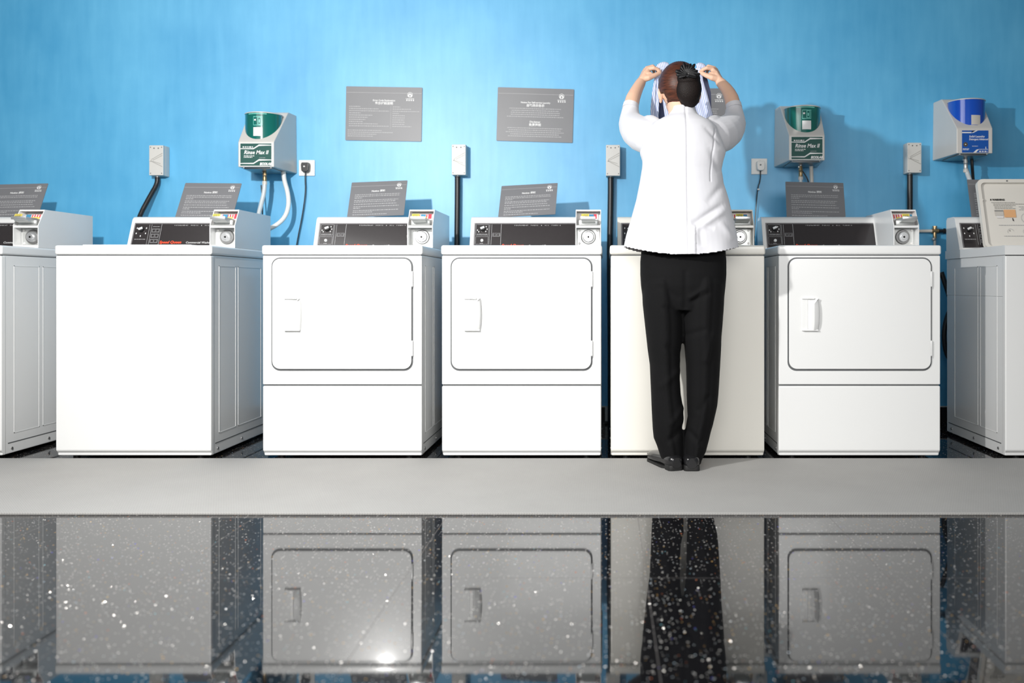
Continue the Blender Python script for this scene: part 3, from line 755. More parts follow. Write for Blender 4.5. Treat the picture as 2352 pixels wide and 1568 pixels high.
def dispenser(xc, zb, blue, label, pipes):
    t = empty('dispenser', (xc, WALL_Y, zb)); tag(t, label, 'dispenser', 'laundry chemical dispensers on the blue wall')
    hb, hf, D, Hh = .119, .092, .272, .316
    def hwid(u): return hb+(hf-hb)*u/D
    b = MB()
    prof = [(0, 0), (D, 0), (D, .128), (D-.008, .138), (.104, Hh-.007), (.092, Hh), (0, Hh)]
    A = []; Bv = []
    for u, z in prof:
        w = hwid(u)-(.004 if z > .25 else 0)
        A.append(b.bm.verts.new((-w, -u, z))); Bv.append(b.bm.verts.new((w, -u, z)))
    n = len(prof); fs = [b.bm.faces.new([A[i], A[(i+1) % n], Bv[(i+1) % n], Bv[i]]) for i in range(n)]
    fs += [b.bm.faces.new(A[::-1]), b.bm.faces.new(Bv)]
    bmesh.ops.recalc_face_normals(b.bm, faces=fs); b._fin(fs, 'dispenser_white')
    r = bmesh.ops.bevel(b.bm, geom=list({e for f in fs for e in f.edges}), offset=.004, segments=3, affect='EDGES', profile=.5); b._fin(r['faces'], 'dispenser_white')
    b.build('housing', t, wn=True)
    # round cap standing in the sloping front
    uc, R, CT = .163, .093, .284
    cap = 'cap_blue' if blue else 'cap_green'
    b = MB(); b.cyl((0, -uc, .06), R, CT-.06, cap, n=64)
    cp = b.build('cap', t, sharp=50)
    b = MB(); b.tube([(0, -uc, CT), (0, -uc, CT+.004), (0, -uc, CT+.007)], [R+.002, R+.002, R-.004], 'dispenser_white', n=64); b.build('cap_rim', cp)
    b = MB()
    def patch(a0, a1, z0, z1, m, rr=R+.0006, k=8):
        for i in range(k):
            t0 = a0+(a1-a0)*i/k; t1 = a0+(a1-a0)*(i+1)/k
            b.poly([(rr*math.sin(t0), -uc-rr*math.cos(t0), z0), (rr*math.sin(t1), -uc-rr*math.cos(t1), z0), (rr*math.sin(t1), -uc-rr*math.cos(t1), z1), (rr*math.sin(t0), -uc-rr*math.cos(t0), z1)], m)
    if blue:
        patch(-.12, .42, .151, .201, 'pipe_white'); patch(-.85, .85, .141, .149, 'dispenser_white')
    else:
        patch(-.22, .28, .163, .208, 'print_white'); Z = CT-.008
        for (a0, a1, z0, z1) in ((-.22, .28, Z-.058, Z-.056), (-.22, -.205, Z-.058, Z-.012), (.265, .28, Z-.058, Z-.012), (-.22, .28, Z-.014, Z-.012), (.02, .045, Z-.054, Z-.016), (.19, .215, Z-.054, Z-.016), (.02, .215, Z-.018, Z-.016), (.02, .215, Z-.054, Z-.052), (.09, .14, Z-.044, Z-.028)):
            patch(a0, a1, z0, z1, 'mint', R+.0008, 3)
        patch(-.17, -.07, Z-.034, Z-.026, 'print_white', R+.0009, 3); patch(-.55, .5, CT-.007, CT-.004, 'mint', R+.0008, 8)
    b.build('window', cp)
    # label on the front
    f = Fr((0, -D, 0)); b = MB(); Lw = .080; lm = 'label_blue' if blue else 'label_green'
    R2 = random.Random(9)
    if not blue:
        f.rect(b, -Lw-.002, Lw+.002, .004, .123, 'print_white', 0, .0008)
        f.rect(b, -Lw, Lw, .006, .121, lm, .0, .0014)
        def swoosh(z, w):
            pts = [(-Lw, z-.018), (-.012, z-.018), (.016, z), (Lw, z)]
            wd = [.0018, .003, .004, .0016]
            for (p, q, w0, w1) in zip(pts[:-1], pts[1:], wd[:-1], wd[1:]):
                b.poly([f.p(p[0], p[1]-w0, .0017), f.p(q[0], q[1]-w1, .0017), f.p(q[0], q[1]+w1, .0017), f.p(p[0], p[1]+w0, .0017)], 'print_white')
        swoosh(.112, 1); swoosh(.036, 1)
        f.words(b, -.068, -.012, .100, .0055, 'print_white', .0017, R2)
        text(b, f, -.062, .066, 'Rinse Max II', .0275, 'print_white', shear=.25, h=.0017, bold=.0005, sx=.92)
        f.words(b, -.062, -.006, .055, .0035, 'print_white', .0017, R2); f.words(b, -.062, -.018, .048, .0035, 'print_white', .0017, R2)
        f.words(b, .018, .05, .046, .002, 'print_grey', .0017, R2)
        text(b, f, .020, .010, 'ECOLAB', .0165, 'print_white', shear=.2, h=.0017, bold=.0011)
    else:
        f.rect(b, -.066, .070, .004, .118, lm, 0, .0014)
        f.quad(b, -.066, -.018, .104, .110, 'print_white', .0017); b.poly([f.p(-.02, .104, .0017), f.p(-.006, .106, .0017), f.p(.016, .118, .0017), f.p(.006, .118, .0017)], 'print_white')
        f.quad(b, -.016, .0, .110, .116, 'keyhole', .0016)
        text(b, f, -.030, .082, 'Solid Laundry', .0145, 'print_white', shear=.15, h=.0017, bold=.0003)
        text(b, f, -.030, .068, 'Detergent Advanced', .0135, 'print_white', shear=.15, h=.0017, bold=.0003, sx=.86)
        f.ring(b, -.048, .046, 0, .0115, 'keyhole', .0016); f.ring(b, -.048, .046, .0085, .0105, 'brass', .0018); f.ring(b, -.048, .046, 0, .004, 'pipe_white', .0018)
        f.words(b, -.062, -.030, .022, .003, 'print_white', .0017, R2); f.words(b, -.062, -.030, .017, .003, 'print_white', .0017, R2)
        f.words(b, -.014, .016, .036, .002, 'print_white', .0017, R2)
        b.poly([f.p(-.008, .004, .0017), f.p(.006, .004, .0017), f.p(.022, .022, .0017), f.p(.008, .019, .0017)], 'print_white')
        f.quad(b, .02, .068, .020, .022, 'print_white', .0017); f.words(b, .022, .066, .007, .006, 'print_white', .0017, R2)
        f.quad(b, .055, .058, .022, .034, 'print_white', .0017)
    b.build('label', t)
    # underside
    b = MB(); b.box(-.075, .075, -D+.03, -.03, -.006, .0, 'dark_steel', bev=.002)
    for sx in (-1, 1): b.tube([(sx*.07, -D+.018, -.003), (sx*.07, -D+.018, .001)], .005, 'steel', n=8)
    b.build('base_plate', t)
    return t
def hose(pts, r, m, name, label, cat, fit=None):
    b = MB(); b.tube(pts, r, m, n=14, smooth=2)
    if fit: 
        t = empty(name, Vector(pts[0])); tag(t, label, cat)
        b.bm.transform(Matrix.Translation(-Vector(pts[0])))
        b.build('tube', t, sharp=80)
        b = MB(); p = Vector(pts[0])
        b.tube([(0, 0, .028), (0, 0, .022), (0, 0, .0), (0, 0, -.004)], [.009, .011, .011, .009], fit, n=12)
        b.tube([(0, 0, .055), (0, 0, .030)], [.0085, .0125], fit, n=8); b.tube([(0, 0, -.018), (0, 0, -.002)], [.013, .0125], 'pipe_white', n=8)
        b.tube([(-.014, 0, .05), (-.006, 0, .05)], .006, 'chrome', n=10); b.tube([(0, 0, .075), (0, 0, .05)], .008, 'steel', n=10)
        b.build('valve', t); return t
    o = b.build(name, sharp=80); tag(o, label, cat); return o
D1X, D1Z = -1.800, 1.358
dispenser(D1X, D1Z, False, 'white dispenser with bright green cap, above the plain front washer', None)
yh = .90
hose([P(608, 416, yh), P(607, 440, yh), P(601, 465, yh-.01), P(594, 492, yh-.03), P(585, 530, yh-.06), P(580, 600, yh-.08), P(578, 800, yh-.08), P(578, 983, yh-.08)], .0115, 'hose_clear', 'water_hose', 'pale water hose with brass valve under the bright green dispenser', 'hose', fit='brass')
hose([P(600, 425, .98), P(603, 460, .98), P(603, 495, .96), P(600, 560, .92), P(598, 750, .9), P(598, 979, .9)], .0035, 'black_plastic', 'thin_cable', 'thin black cable beside the brass valve under the bright green dispenser', 'cable')
hose([P(651, 394, .95), P(653, 415, .95), P(661, 440, .95), P(664, 470, .93), P(655, 500, .90), P(630, 521, .86), P(600, 532, .80), P(580, 560, .76), P(575, 800, .76), P(575, 987, .76)], .0118, 'hose_white', 'drain_hose', 'thick white hose curving down from the bright green dispenser to the washer', 'hose')
D2X, D2Z = 1.040, 1.392
dispenser(D2X, D2Z, False, 'white dispenser with dark green cap at shoulder height beside the person', None)
hose([P(1839, 405, yh), P(1839, 425, yh), P(1839, 470, yh-.02), P(1839, 540, yh-.05), P(1839, 800, yh-.05), P(1839, 982, yh-.05)], .0095, 'hose_clear', 'water_hose', 'short hose with brass valve under the dark green dispenser', 'hose', fit='brass')
hose([P(1863, 381, .92), P(1864, 410, .93), P(1866, 460, .93), P(1866, 560, .9), P(1866, 800, .9), P(1866, 978, .9)], .0105, 'pipe_white', 'drain_hose', 'pale grey hose hanging straight down from the dark green dispenser', 'hose')
hose([P(1830, 376, .97), P(1845, 395, .98), P(1856, 412, .98), P(1862, 440, .97), P(1866, 520, .95), P(1880, 750, .95), P(1880, 974, .95)], .0035, 'black_plastic', 'thin_cable', 'thin black cable curving behind the valve of the dark green dispenser', 'cable')
D3X, D3Z = 1.905, 1.428
dispenser(D3X, D3Z, True, 'white dispenser with blue cap and blue label, above the open washer', None)
hose([P(2218, 388, yh), P(2222, 398, yh), P(2228, 415, yh-.02), P(2234, 450, yh-.03), P(2240, 520, yh-.08), P(2240, 800, yh-.08), P(2240, 983, yh-.08)], .012, 'hose_clear', 'water_hose', 'grey hose with clear valve under the blue dispenser', 'hose', fit='steel')
hose([P(2232, 364, .95), P(2233, 385, .95), P(2235, 412, .93), P(2240, 480, .9), P(2245, 560, .88), P(2255, 800, .88), P(2255, 980, .88)], .0085, 'black_hose', 'drain_hose', 'black tube hanging from the underside of the blue dispenser', 'hose')
# water pipe between the last dryer and the open washer
t = empty('water_pipe', P(2135, 530, WALL_Y-.03)); tag(t, 'pale water pipe with brass tee joint between the pale dryer and the open washer', 'pipe')
o0 = t.location.copy(); q = lambda px, py: P(px, py, WALL_Y-.03)-o0
b = MB(); b.tube([q(2060, 531), q(2152, 530)], .0085, 'pipe_white', n=14); b.build('pipe', t)
b = MB(); b.tube([q(2140, 530), q(2155, 530)], .0125, 'brass', n=12); b.tube([q(2147, 520), q(2147, 547)], .0095, 'brass', n=12); b.ball(q(2145, 549), (.013, .013, .011), 'steel', 12)
b.tube([q(2147, 519), q(2147, 523)], .013, 'brass', n=8); b.tube([q(2147, 549), q(2147, 640)], .007, 'pipe_white', n=10); b.build('tee_joint', t)
b = MB(); b.tube([q(2155, 530), q(2166, 530), q(2167, 530), q(2171, 530), q(2172, 530), q(2230, 531)], [.010, .010, .014, .014, .0105, .0105], 'black_hose', n=14); b.build('coupling', t)
hose([P(2162, 625, .8), P(2172, 655, .8), P(2184, 690, .8), P(2200, 730, .8), P(2230, 850, .78), P(2235, 993, .77)], .013, 'black_hose', 'inlet_hose', 'black hose slanting down in the gap beside the open washer', 'hose')
hose([P(2195, 690, .86), P(2176, 722, .85), P(2167, 765, .85), P(2172, 810, .85), P(2186, 832, .85), P(2205, 838, .85), P(2215, 900, .84), P(2216, 987, .84)], .013, 'black_hose', 'inlet_hose', 'black hose looping in the gap beside the open washer', 'hose')
# switched outlet cover near the skirting, in the gap beside the person
c = P(1399, 950, WALL_Y-.02)
b = MB(); b.box(c.x-.022, c.x+.06, WALL_Y-.05, WALL_Y-.013, c.z-.036, c.z+.036, 'pipe_white', bev=.002); o = b.build('junction_box', wn=True); tag(o, 'small pale junction box low on the wall in the gap beside the person', 'box')

# ------------------------------------------------------------------ person
def remesh(mb, voxel, smooth_it=4, smooth_f=.5):
    me = bpy.data.meshes.new('tmp'); mb.bm.to_mesh(me); mb.bm.free()
    o = bpy.data.objects.new('tmp', me); COL.objects.link(o)
    md = o.modifiers.new('r', 'REMESH'); md.mode = 'VOXEL'; md.voxel_size = voxel; md.use_smooth_shade = True
    if smooth_it:
        s = o.modifiers.new('s', 'SMOOTH'); s.iterations = smooth_it; s.factor = smooth_f
    dg = bpy.context.evaluated_depsgraph_get()
    r = bpy.data.meshes.new_from_object(o.evaluated_get(dg))
    bpy.data.objects.remove(o); bpy.data.meshes.remove(me)
    r.materials.clear()
    return r
def link(me, name, mats, parent=None, offset=None):
    me.name = name
    for k in mats: me.materials.append(M[k])
    for p in me.polygons: p.use_smooth = True
    if offset is not None: me.transform(Matrix.Translation(-offset))
    o = bpy.data.objects.new(name, me); COL.objects.link(o)
    if parent: o.parent = parent
    return o
def ell(c, rx, ry, n=40, e=2.0, z=None):
    out = []
    for k in range(n):
        t = 2*PI*k/n; ct, st = math.cos(t), math.sin(t)
        out.append(Vector((c[0]+rx*math.copysign(abs(ct)**(2/e), ct), c[1]+ry*math.copysign(abs(st)**(2/e), st), c[2])))
    return out
BX, BY = .315, -.19          # body axis
FLOOR = .009
GX = 'skin'
# key joints, left then right as seen in the photo
S_L, E_L, W_L = P(1502, 303, -.17), P(1445, 264, .03), P(1473, 187, .16)
S_R, E_R, W_R = P(1632, 303, -.17), P(1688, 262, .03), P(1653, 187, .16)
def build_body():
    b = MB()
    # trunk, neck
    rings = [ell((BX, BY, z), rx, ry) for z, rx, ry in ((.80, .12, .08), (.86, .145, .095), (.95, .135, .09), (1.04, .115, .082), (1.15, .122, .085), (1.27, .135, .09), (1.34, .120, .08), (1.385, .085, .062))]
    b.loft(rings, GX)
    b.tube([(BX, BY-.005, 1.33), (BX-.001, BY+.005, 1.40), (BX-.004, BY+.022, 1.46), (BX-.006, BY+.045, 1.53)], [.075, .056, .052, .055], GX, n=24)
    # arms
    for S, E, W, s in ((S_L, E_L, W_L, -1), (S_R, E_R, W_R, 1)):
        f = (lambda px, py, y: P(3134-px, py, y)) if s > 0 else P
        b.tube([(BX+s*.05, BY, 1.36), f(1500, 310, -.15), f(1466, 302, -.06), f(1451, 285, .01), f(1448, 263, .035), f(1451, 232, .075), f(1462, 207, .12), W], [.05, .048, .043, .040, .034, .0325, .026, .0215], GX, n=20, smooth=1)
    # legs inside the trousers
    for s in (-1, 1):
        b.tube([(BX+s*.075, BY, .86), (BX+s*.080, BY, .70), (BX+s*.083, BY+.005, .47), (BX+s*.080, BY-.01, .34), (BX+s*.060, BY-.01, .12), (BX+s*.048, BY-.01, .05)], [.085, .068, .044, .042, .030, .030], GX, n=20)
        b.ball((BX+s*.050, BY+.03, .045), (.034, .10, .026), GX, 20)
    # head
    hc = Vector((.307, -.135, 1.566))
    b.ball(hc, (.0765, .093, .094), GX, 32)
    b.ball(hc+Vector((0, .030, -.048)), (.056, .066, .072), GX, 28)       # jaw
    b.ball(hc+Vector((0, .070, -.098)), (.026, .022, .018), GX, 16)       # chin
    b.tube([hc+Vector((0, .088, .000)), hc+Vector((0, .102, -.020)), hc+Vector((0, .112, -.036))], [.008, .010, .0125], GX, n=12)
    for s in (-1, 1):
        b.ball(hc+Vector((s*.030, .078, .016)), (.024, .014, .007), GX, 14)   # brow
        b.ball(hc+Vector((s*.040, .062, -.030)), (.022, .020, .018), GX, 14)  # cheek
        b.ball(hc+Vector((s*.010, .098, -.036)), (.008, .009, .007), GX, 10)
        # ear
        ec = hc+Vector((s*.0765, -.010, -.030))
        b.ball(ec, (.0085, .018, .031), GX, 18)
        b.ball(ec+Vector((s*.007, -.008, .004)), (.006, .012, .027), GX, 14)
        b.ball(ec+Vector((s*.001, .004, -.026)), (.007, .009, .010), GX, 12)
    # hands pinching the cloth
    def hand(mir):
        f = (lambda px, py, y: P(3126-px, py, y)) if mir else P
        wr = f(1473, 187, .16)
        # palm as overlapping tapered tubes, one per metacarpal
        kn = [f(1490, 158, .172), f(1486, 157, .190), f(1482, 160, .207), f(1479, 165, .222)]
        for i, k in enumerate(kn):
            st = wr.lerp(kn[i], .10)+Vector((0, (i-1.5)*.006, 0))
            b.tube([st, st.lerp(k, .55), k], [.0165, .0135, .0105], GX, n=12)
        b.tube([wr, f(1479, 176, .175), f(1484, 166, .19)], [.020, .019, .014], GX, n=14)
        F = [[kn[0], f(1502, 156.0, .163), f(1511, 159.5, .168), f(1517, 164.0, .175)],
             [kn[1], f(1499, 152.5, .192), f(1508, 158, .205), f(1510, 166, .203)],
             [kn[2], f(1494, 156.5, .216), f(1502, 162, .226), f(1502, 169, .220)],
             [kn[3], f(1489, 163.5, .235), f(1495, 168, .241), f(1494, 174, .234)]]
        for i, q in enumerate(F):
            r = (.0098, .0096, .0090, .0080)[i]
            b.tube(q, [r*1.12, r*.98, r*.86, r*.72], GX, n=12)
            for p, rr in zip(q, (1.14, 1.0, .88, .74)): b.ball(p, r*rr, GX, 12)
        b.tube([f(1480, 170, .168), f(1491, 171, .160), f(1498, 170, .158)], [.018, .014, .009], GX, n=12)
        th = [f(1478, 181, .155), f(1490, 178.5, .147), f(1503, 173.5, .155), f(1515, 167.5, .166)]
        b.tube(th, [.0160, .0135, .0112, .0088], GX, n=12)
        for p, rr in zip(th, (.0160, .0135, .0112, .0090)): b.ball(p, rr, GX, 12)
    hand(False); hand(True)
    return remesh(b, .0028, 3, .45)
origin = Vector((BX, BY, FLOOR))
body = link(build_body(), 'person', ['skin'], None, origin); body.location = origin
tag(body, 'person seen from behind in white jacket and black trousers, arms raised holding a striped shirt', 'person')
def child(me, name, mats): return link(me, name, mats, body, origin)
hc = Vector((.307, -.135, 1.566))
# face details
b = MB()
for s in (-1, 1):
    b.ball(hc+Vector((s*.031, .0815, .002)), (.0125, .008, .0065), 'eye_white', 16); b.ball(hc+Vector((s*.031, .0885, .002)), (.0052, .003, .0052), 'iris', 12)
    b.tube([hc+Vector((s*.018, .0915, .018)), hc+Vector((s*.032, .0905, .022)), hc+Vector((s*.046, .082, .017))], [.0022, .0028, .0015], 'iris', n=8)
b.bm.transform(Matrix.Translation(-origin)); b.build('eyes', body)
b = MB(); b.ball(hc+Vector((0, .093, -.066)), (.021, .008, .0045), 'lips', 16); b.ball(hc+Vector((0, .091, -.073)), (.017, .008, .005), 'lips', 16)
b.bm.transform(Matrix.Translation(-origin)); b.build('lips', body)
# hair cap
def hair():
    b = MB(); bm = b.bm
    mx = Matrix.Translation(hc+Vector((.0, -.010, .003))) @ Matrix.Diagonal((.0878, .1025, .1015, 1))
    bmesh.ops.create_uvsphere(bm, u_segments=72, v_segments=56, radius=1, matrix=mx)
    dele = []
    for f in bm.faces:
        c = f.calc_center_median()-hc
        if c.z < -.082: dele.append(f)
        elif c.y > -.002 + .55*max(0, c.z+.01) and c.z < .062: dele.append(f)
        elif c.y > .035 and c.z < .08 : dele.append(f)
        elif abs(c.x) > .060 and c.z < -.028 and c.y > -.055: dele.append(f)
    bmesh.ops.delete(bm, geom=dele, context='FACES')
    for v in bm.verts:
        c = v.co-hc
        # sides pulled towards the nape
        if c.z < -.02: 
            k = min(1, (-.02-c.z)/.07); v.co.x = hc.x+.006*k + c.x*(1-.10*k)
        st = math.sin(90*math.atan2(c.x, c.z+.02)); v.co += Vector((c.x, c.y, c.z)).normalized()*.0004*st
    bmesh.ops.recalc_face_normals(bm, faces=bm.faces)
    for f in bm.faces: f.smooth = True
    b.mats = ['hair_brown']; bm.transform(Matrix.Translation(-origin))
    o = b.build('hair', body, sharp=180)
    s = o.modifiers.new('s', 'SOLIDIFY'); s.thickness = .010; s.offset = -1
    return o
hr = hair()
bc = P(1583, 187, -.245) - origin
b = MB(); b.ball(bc+Vector((0, .014, -.026)), (.052, .042, .066), 'hair_net', 32); b.ball(bc+Vector((-.002, .008, .012)), (.048, .040, .040), 'hair_net', 24)
b.ball(bc+Vector((.003, .026, -.060)), (.042, .036, .042), 'hair_net', 24)
bn = b.build('hair_bun', body, sharp=180)
b = MB()
for k in range(13):
    a = PI*(-.10 + 1.2*k/12); rr = .036 + .006*((k*5) % 3)
    c = bc+Vector((-.010, -.026, .020))
    d = Vector((math.cos(a), 0, math.sin(a)))
    tip = c + d*rr + Vector((0, -.006, 0))
    for j in range(2):
        mid = c.lerp(tip, .5)+Vector((0, -.012 if j else .006, 0))
        b.ball(mid, (rr*.56, .0035, .0088), 'ribbon_black', 16, rot=__import__('mathutils').Euler((.5 if j else -.4, -a, 0)))
b.ball(bc+Vector((-.006, -.034, .016)), (.010, .008, .010), 'ribbon_black', 14); b.ball(bc+Vector((-.013, -.041, .014)), .0028, 'chrome', 10)
b.build('hair_bow', body, sharp=70)

# jacket ---------------------------------------------------------
def jacket():
    b = MB(); d0 = -.20
    tab = [(620, 1424, 1706, .172, .0), (566, 1433, 1697, .155, .0), (540, 1438, 1693, .150, 0), (500, 1450, 1683, .138, 0), (460, 1461, 1674, .128, 0), (420, 1469, 1662, .120, 0),
           (390, 1474, 1657, .116, 0), (370, 1474, 1661, .116, 0), (350, 1469, 1667, .115, 0), (330, 1476, 1660, .112, 0), (310, 1484, 1652, .106, 0), (292, 1492, 1645, .096, 0),
           (280, 1504, 1634, .084, 0), (271, 1521, 1617, .074, .004), (264, 1535, 1605, .064, .008), (254, 1541, 1599, .057, .012), (243.5, 1543, 1597, .054, .016)]
    rings = []
    for py, l, r, ry, dy in tab:
        y = BY+.0; x0 = PX(l, y); x1 = PX(r, y)
        rings.append(ell(((x0+x1)/2, BY+dy, PZ(py, y)), (x1-x0)/2, ry, 56, 2.15))
    b.loft(rings, 'jacket_cloth')
    for mir in (0, 1):
        f = (lambda px, py, y: P(3134-px, py, y)) if mir else P
        pts = [f(1530, 326, -.17), f(1500, 318, -.15), f(1466, 305, -.06), f(1450, 286, .01), f(1447, 266, .035), f(1448.5, 247, .052)]
        b.tube(pts, [.058, .074, .073, .057, .041, .033], 'jacket_cloth', n=28, smooth=1)
        # gathered cloth over the shoulder
        b.tube([f(1514, 300, -.17), f(1497, 281, -.13), f(1486, 279, -.08), f(1478, 290, -.02)], [.040, .032, .026, .022], 'jacket_cloth', n=16, smooth=1)
    me = remesh(b, .0038, 8, .5)
    bm = bmesh.new(); bm.from_mesh(me)
    xc = PX(1565, BY)
    def hem(co):
        dx = min(1, abs(co.x-xc)/.232); 
        if co.y < BY: return .906-.036*(1-dx*dx) 
        return .906-.030*(1-dx*dx)**.8
    sp = (PX(1573, BY))
    def fold(v):
        co = v.co; n = v.normal; a = 0.0
        # relative coordinates
        X = co.x-xc; Z = co.z
        back = 1 if n.y < .2 else .3
        # diagonal folds at the waist, stronger on the right
        for (zx0, z0, zx1, z1, wd, am) in ((.16, 1.07, .03, .985, .012, -.007), (.165, 1.045, .045, .965, .012, .006), (.17, 1.16, .09, 1.07, .014, -.004), (-.16, 1.10, .0, .985, .014, -.0035), (-.165, 1.07, -.03, .965, .014, .0035),
                                           (.02, 1.005, .12, .97, .010, -.005), (.10, 1.30, .15, 1.20, .014, -.004), (-.13, 1.34, -.17, 1.22, .012, -.003), (.14, 1.00, .20, .93, .014, .005), (.06, .98, .07, .90, .012, -.005),
                                           (-.075, 1.37, -.16, 1.30, .010, -.004), (.085, 1.38, .16, 1.31, .010, -.004), (-.10, .99, -.14, .90, .016, .005), (-.05, 1.36, -.02, 1.27, .012, .002)):
            px_, pz = X, Z; ex, ez = zx1-zx0, z1-z0; L2 = ex*ex+ez*ez
            t = max(0, min(1, ((px_-zx0)*ex+(pz-z0)*ez)/L2)); dd = math.hypot(px_-zx0-t*ex, pz-z0-t*ez)
            a += 1.1*am*math.exp(-(dd/wd)**2)*math.sin(PI*min(1, max(0.02, t)))**.5*back
        # centre back seam and armhole seams
        if n.y < -.1:
            a -= .005*math.exp(-((co.x-sp-.004*(1.2-Z))/.0034)**2)
            # vent flap near the hem
            if Z < .985 and 0 < co.x-sp-.004*(1.2-Z) < .028: a += .004
            for s in (-1, 1):
                ax = s*(.108+.020*max(0, (Z-1.20))/.15)
                if 1.16 < Z < 1.38: a -= .0028*math.exp(-((X-ax)/.0032)**2)
        # hem flare waves
        if Z < 1.0: a += .0045*math.sin(X*46+1.0)*(1.0-Z)/.1*.6
        v.co = co + n*a
    bm.normal_update()
    for v in bm.verts: v.co = v.co.copy()
    disp = [(v, v.normal.copy()) for v in bm.verts]
    for v, n in disp: fold(v)
    dele = [f for f in bm.faces if all(v.co.z < hem(v.co)-.0005 for v in f.verts) and all(abs(v.co.x-xc) < .30 for v in f.verts)]
    bmesh.ops.delete(bm, geom=dele, context='FACES')
    for v in bm.verts:
        h = hem(v.co)
        if v.co.z < h and abs(v.co.x-xc) < .30: v.co.z = h
    for v in bm.verts:
        if v.is_boundary: v.co.z = hem(v.co)
    bm.to_mesh(me); bm.free()
    o = child(me, 'jacket', ['jacket_cloth'])
    s = o.modifiers.new('s', 'SOLIDIFY'); s.thickness = .003; s.offset = -1
    return o
jk = jacket()
# sleeve cuffs
for mir in (0, 1):
    f = (lambda px, py, y: P(3134-px, py, y)) if mir else P
    b = MB(); b.tube([f(1447.5, 249, .043)-origin, f(1449.5, 239, .050)-origin], [.0350, .0335], 'jacket_cloth', n=32)
    b.build('cuff', jk, sharp=60)
# trousers -------------------------------------------------------
def trousers():
    b = MB()
    yb = -.20
    def X(px): return PX(px, yb)
    def Z(py): return PZ(py, yb)
    pel = [(545, 1480, 1660, .085), (575, 1473, 1666, .098), (600, 1470.5, 1668, .106), (630, 1470.5, 1668, .112), (655, 1472, 1666, .112), (685, 1476, 1663, .102), (712, 1479, 1660, .088)]
    b.loft([ell(((X(l)+X(r))/2, yb, Z(py)), (X(r)-X(l))/2, ry, 48, 2.3) for py, l, r, ry in pel], 'trouser_cloth')
    LL = [(600, 1486, 1562), (650, 1474, 1566), (700, 1476, 1567), (745, 1481, 1567), (773, 1484, 1566), (801, 1487, 1563.5), (836, 1492, 1561), (870, 1493.5, 1561), (904, 1495, 1563), (930, 1496, 1567.5), (960, 1497.5, 1570), (985, 1499, 1567), (1004, 1501, 1568), (1022, 1508.5, 1569), (1042, 1515, 1570), (1060, 1521, 1570), (1066, 1522, 1570)]
    RR = [(600, 1574, 1654), (650, 1568, 1664), (700, 1568, 1662), (745, 1568, 1658.5), (773, 1569, 1656), (801, 1572, 1655), (836, 1575, 1653), (870, 1576, 1651), (904, 1576.5, 1649), (930, 1577.5, 1646.5), (955, 1579, 1641), (973, 1576, 1637), (990, 1572, 1632), (1008, 1571, 1628), (1035, 1571, 1621), (1056, 1572, 1611), (1064, 1573, 1609)]
    for tab in (LL, RR):
        rings = []
        for py, l, r in tab:
            w = (X(r)-X(l))/2; c = (X(l)+X(r))/2; q = (py-650)/(1066-650)
            ry = max(w*1.02, .060) + .018*(1-q) - (.022 if py == 600 else 0); y = yb + .0 - .012*math.sin(PI*q)
            R = ell((c, y, Z(py)), w, ry, 40, 2.1)
            for k, p in enumerate(R):   # pressed crease down the back and front
                t = 2*PI*k/40; e = math.exp(-((abs(math.sin(t))-1)/.02)**2)
                p.y += math.copysign(.010*e, math.sin(t))
            rings.append(R)
        b.loft(rings, 'trouser_cloth')
    me = remesh(b, .0046, 3, .4)
    xc = X(1569)
    bm = bmesh.new(); bm.from_mesh(me); bm.normal_update()
    F = [(-.10, .74, -.03, .70, .014, -.003), (.02, .70, .075, .735, .010, .006), (.03, .685, .09, .715, .010, -.005), (-.08, .66, -.01, .63, .012, -.005), (.01, .55, .07, .57, .012, -.005),
         (-.07, .50, -.02, .47, .014, -.005), (-.06, .13, -.01, .17, .014, -.007), (-.05, .20, -.01, .25, .012, .005), (.02, .16, .06, .12, .012, -.006), (.0, .80, .0, .66, .010, -.004), (.08, .45, .11, .55, .014, .005), (-.09, .35, -.03, .40, .014, .004), (.06, .25, .09, .30, .013, -.005)]
    for v, n in [(v, v.normal.copy()) for v in bm.verts]:
        a = 0
        for x0, z0, x1, z1, wd, am in F:
            ex, ez = x1-x0, z1-z0; px_, pz = v.co.x-xc, v.co.z
            t = max(0, min(1, ((px_-x0)*ex+(pz-z0)*ez)/(ex*ex+ez*ez))); dd = math.hypot(px_-x0-t*ex, pz-z0-t*ez)
            a += am*math.exp(-(dd/wd)**2)
        v.co += n*a*(1 if n.y < 0 else .4)
    bm.to_mesh(me); bm.free()
    return child(me, 'trousers', ['trouser_cloth'])
trousers()
def shoe(hx, hy, ang, name='shoe'):
    b = MB(); L = .245
    st = [(0, .020, .012, .052), (.012, .030, .0, .060), (.05, .033, 0, .062), (.10, .033, 0, .060), (.15, .040, 0, .056), (.19, .042, 0, .052), (.22, .036, 0, .046), (.24, .022, 0, .036), (.247, .008, .006, .026)]
    rings = []
    for y, w, z0, z1 in st:
        z0 = max(z0, .009); cz = (z0+z1)/2; hz = (z1-z0)/2; R = []
        for k in range(24):
            t = 2*PI*k/24; s_, c_ = math.sin(t), math.cos(t)
            R.append(Vector((w*math.copysign(abs(c_)**.75, c_), y, cz+hz*math.copysign(abs(s_)**.8, s_))))
        rings.append(R)
    b.loft(rings, 'shoe_black')
    b.prism(rrect(-.035, .035, .055, .245, .03, 5), .0, .011, 'sole_black', axis='z')
    b.prism(rrect(-.032, .032, .002, .060, .015, 4), .0, .022, 'sole_black', axis='z', bev=.001)
    mx = Matrix.Translation(Vector((hx, hy, FLOOR)) - origin) @ Matrix.Rotation(ang, 4, 'Z')
    b.bm.transform(mx); b.build(name, body, sharp=50)
shoe(PX(1555, -.28), -.282, .36); shoe(PX(1590, -.29), -.290, .02)

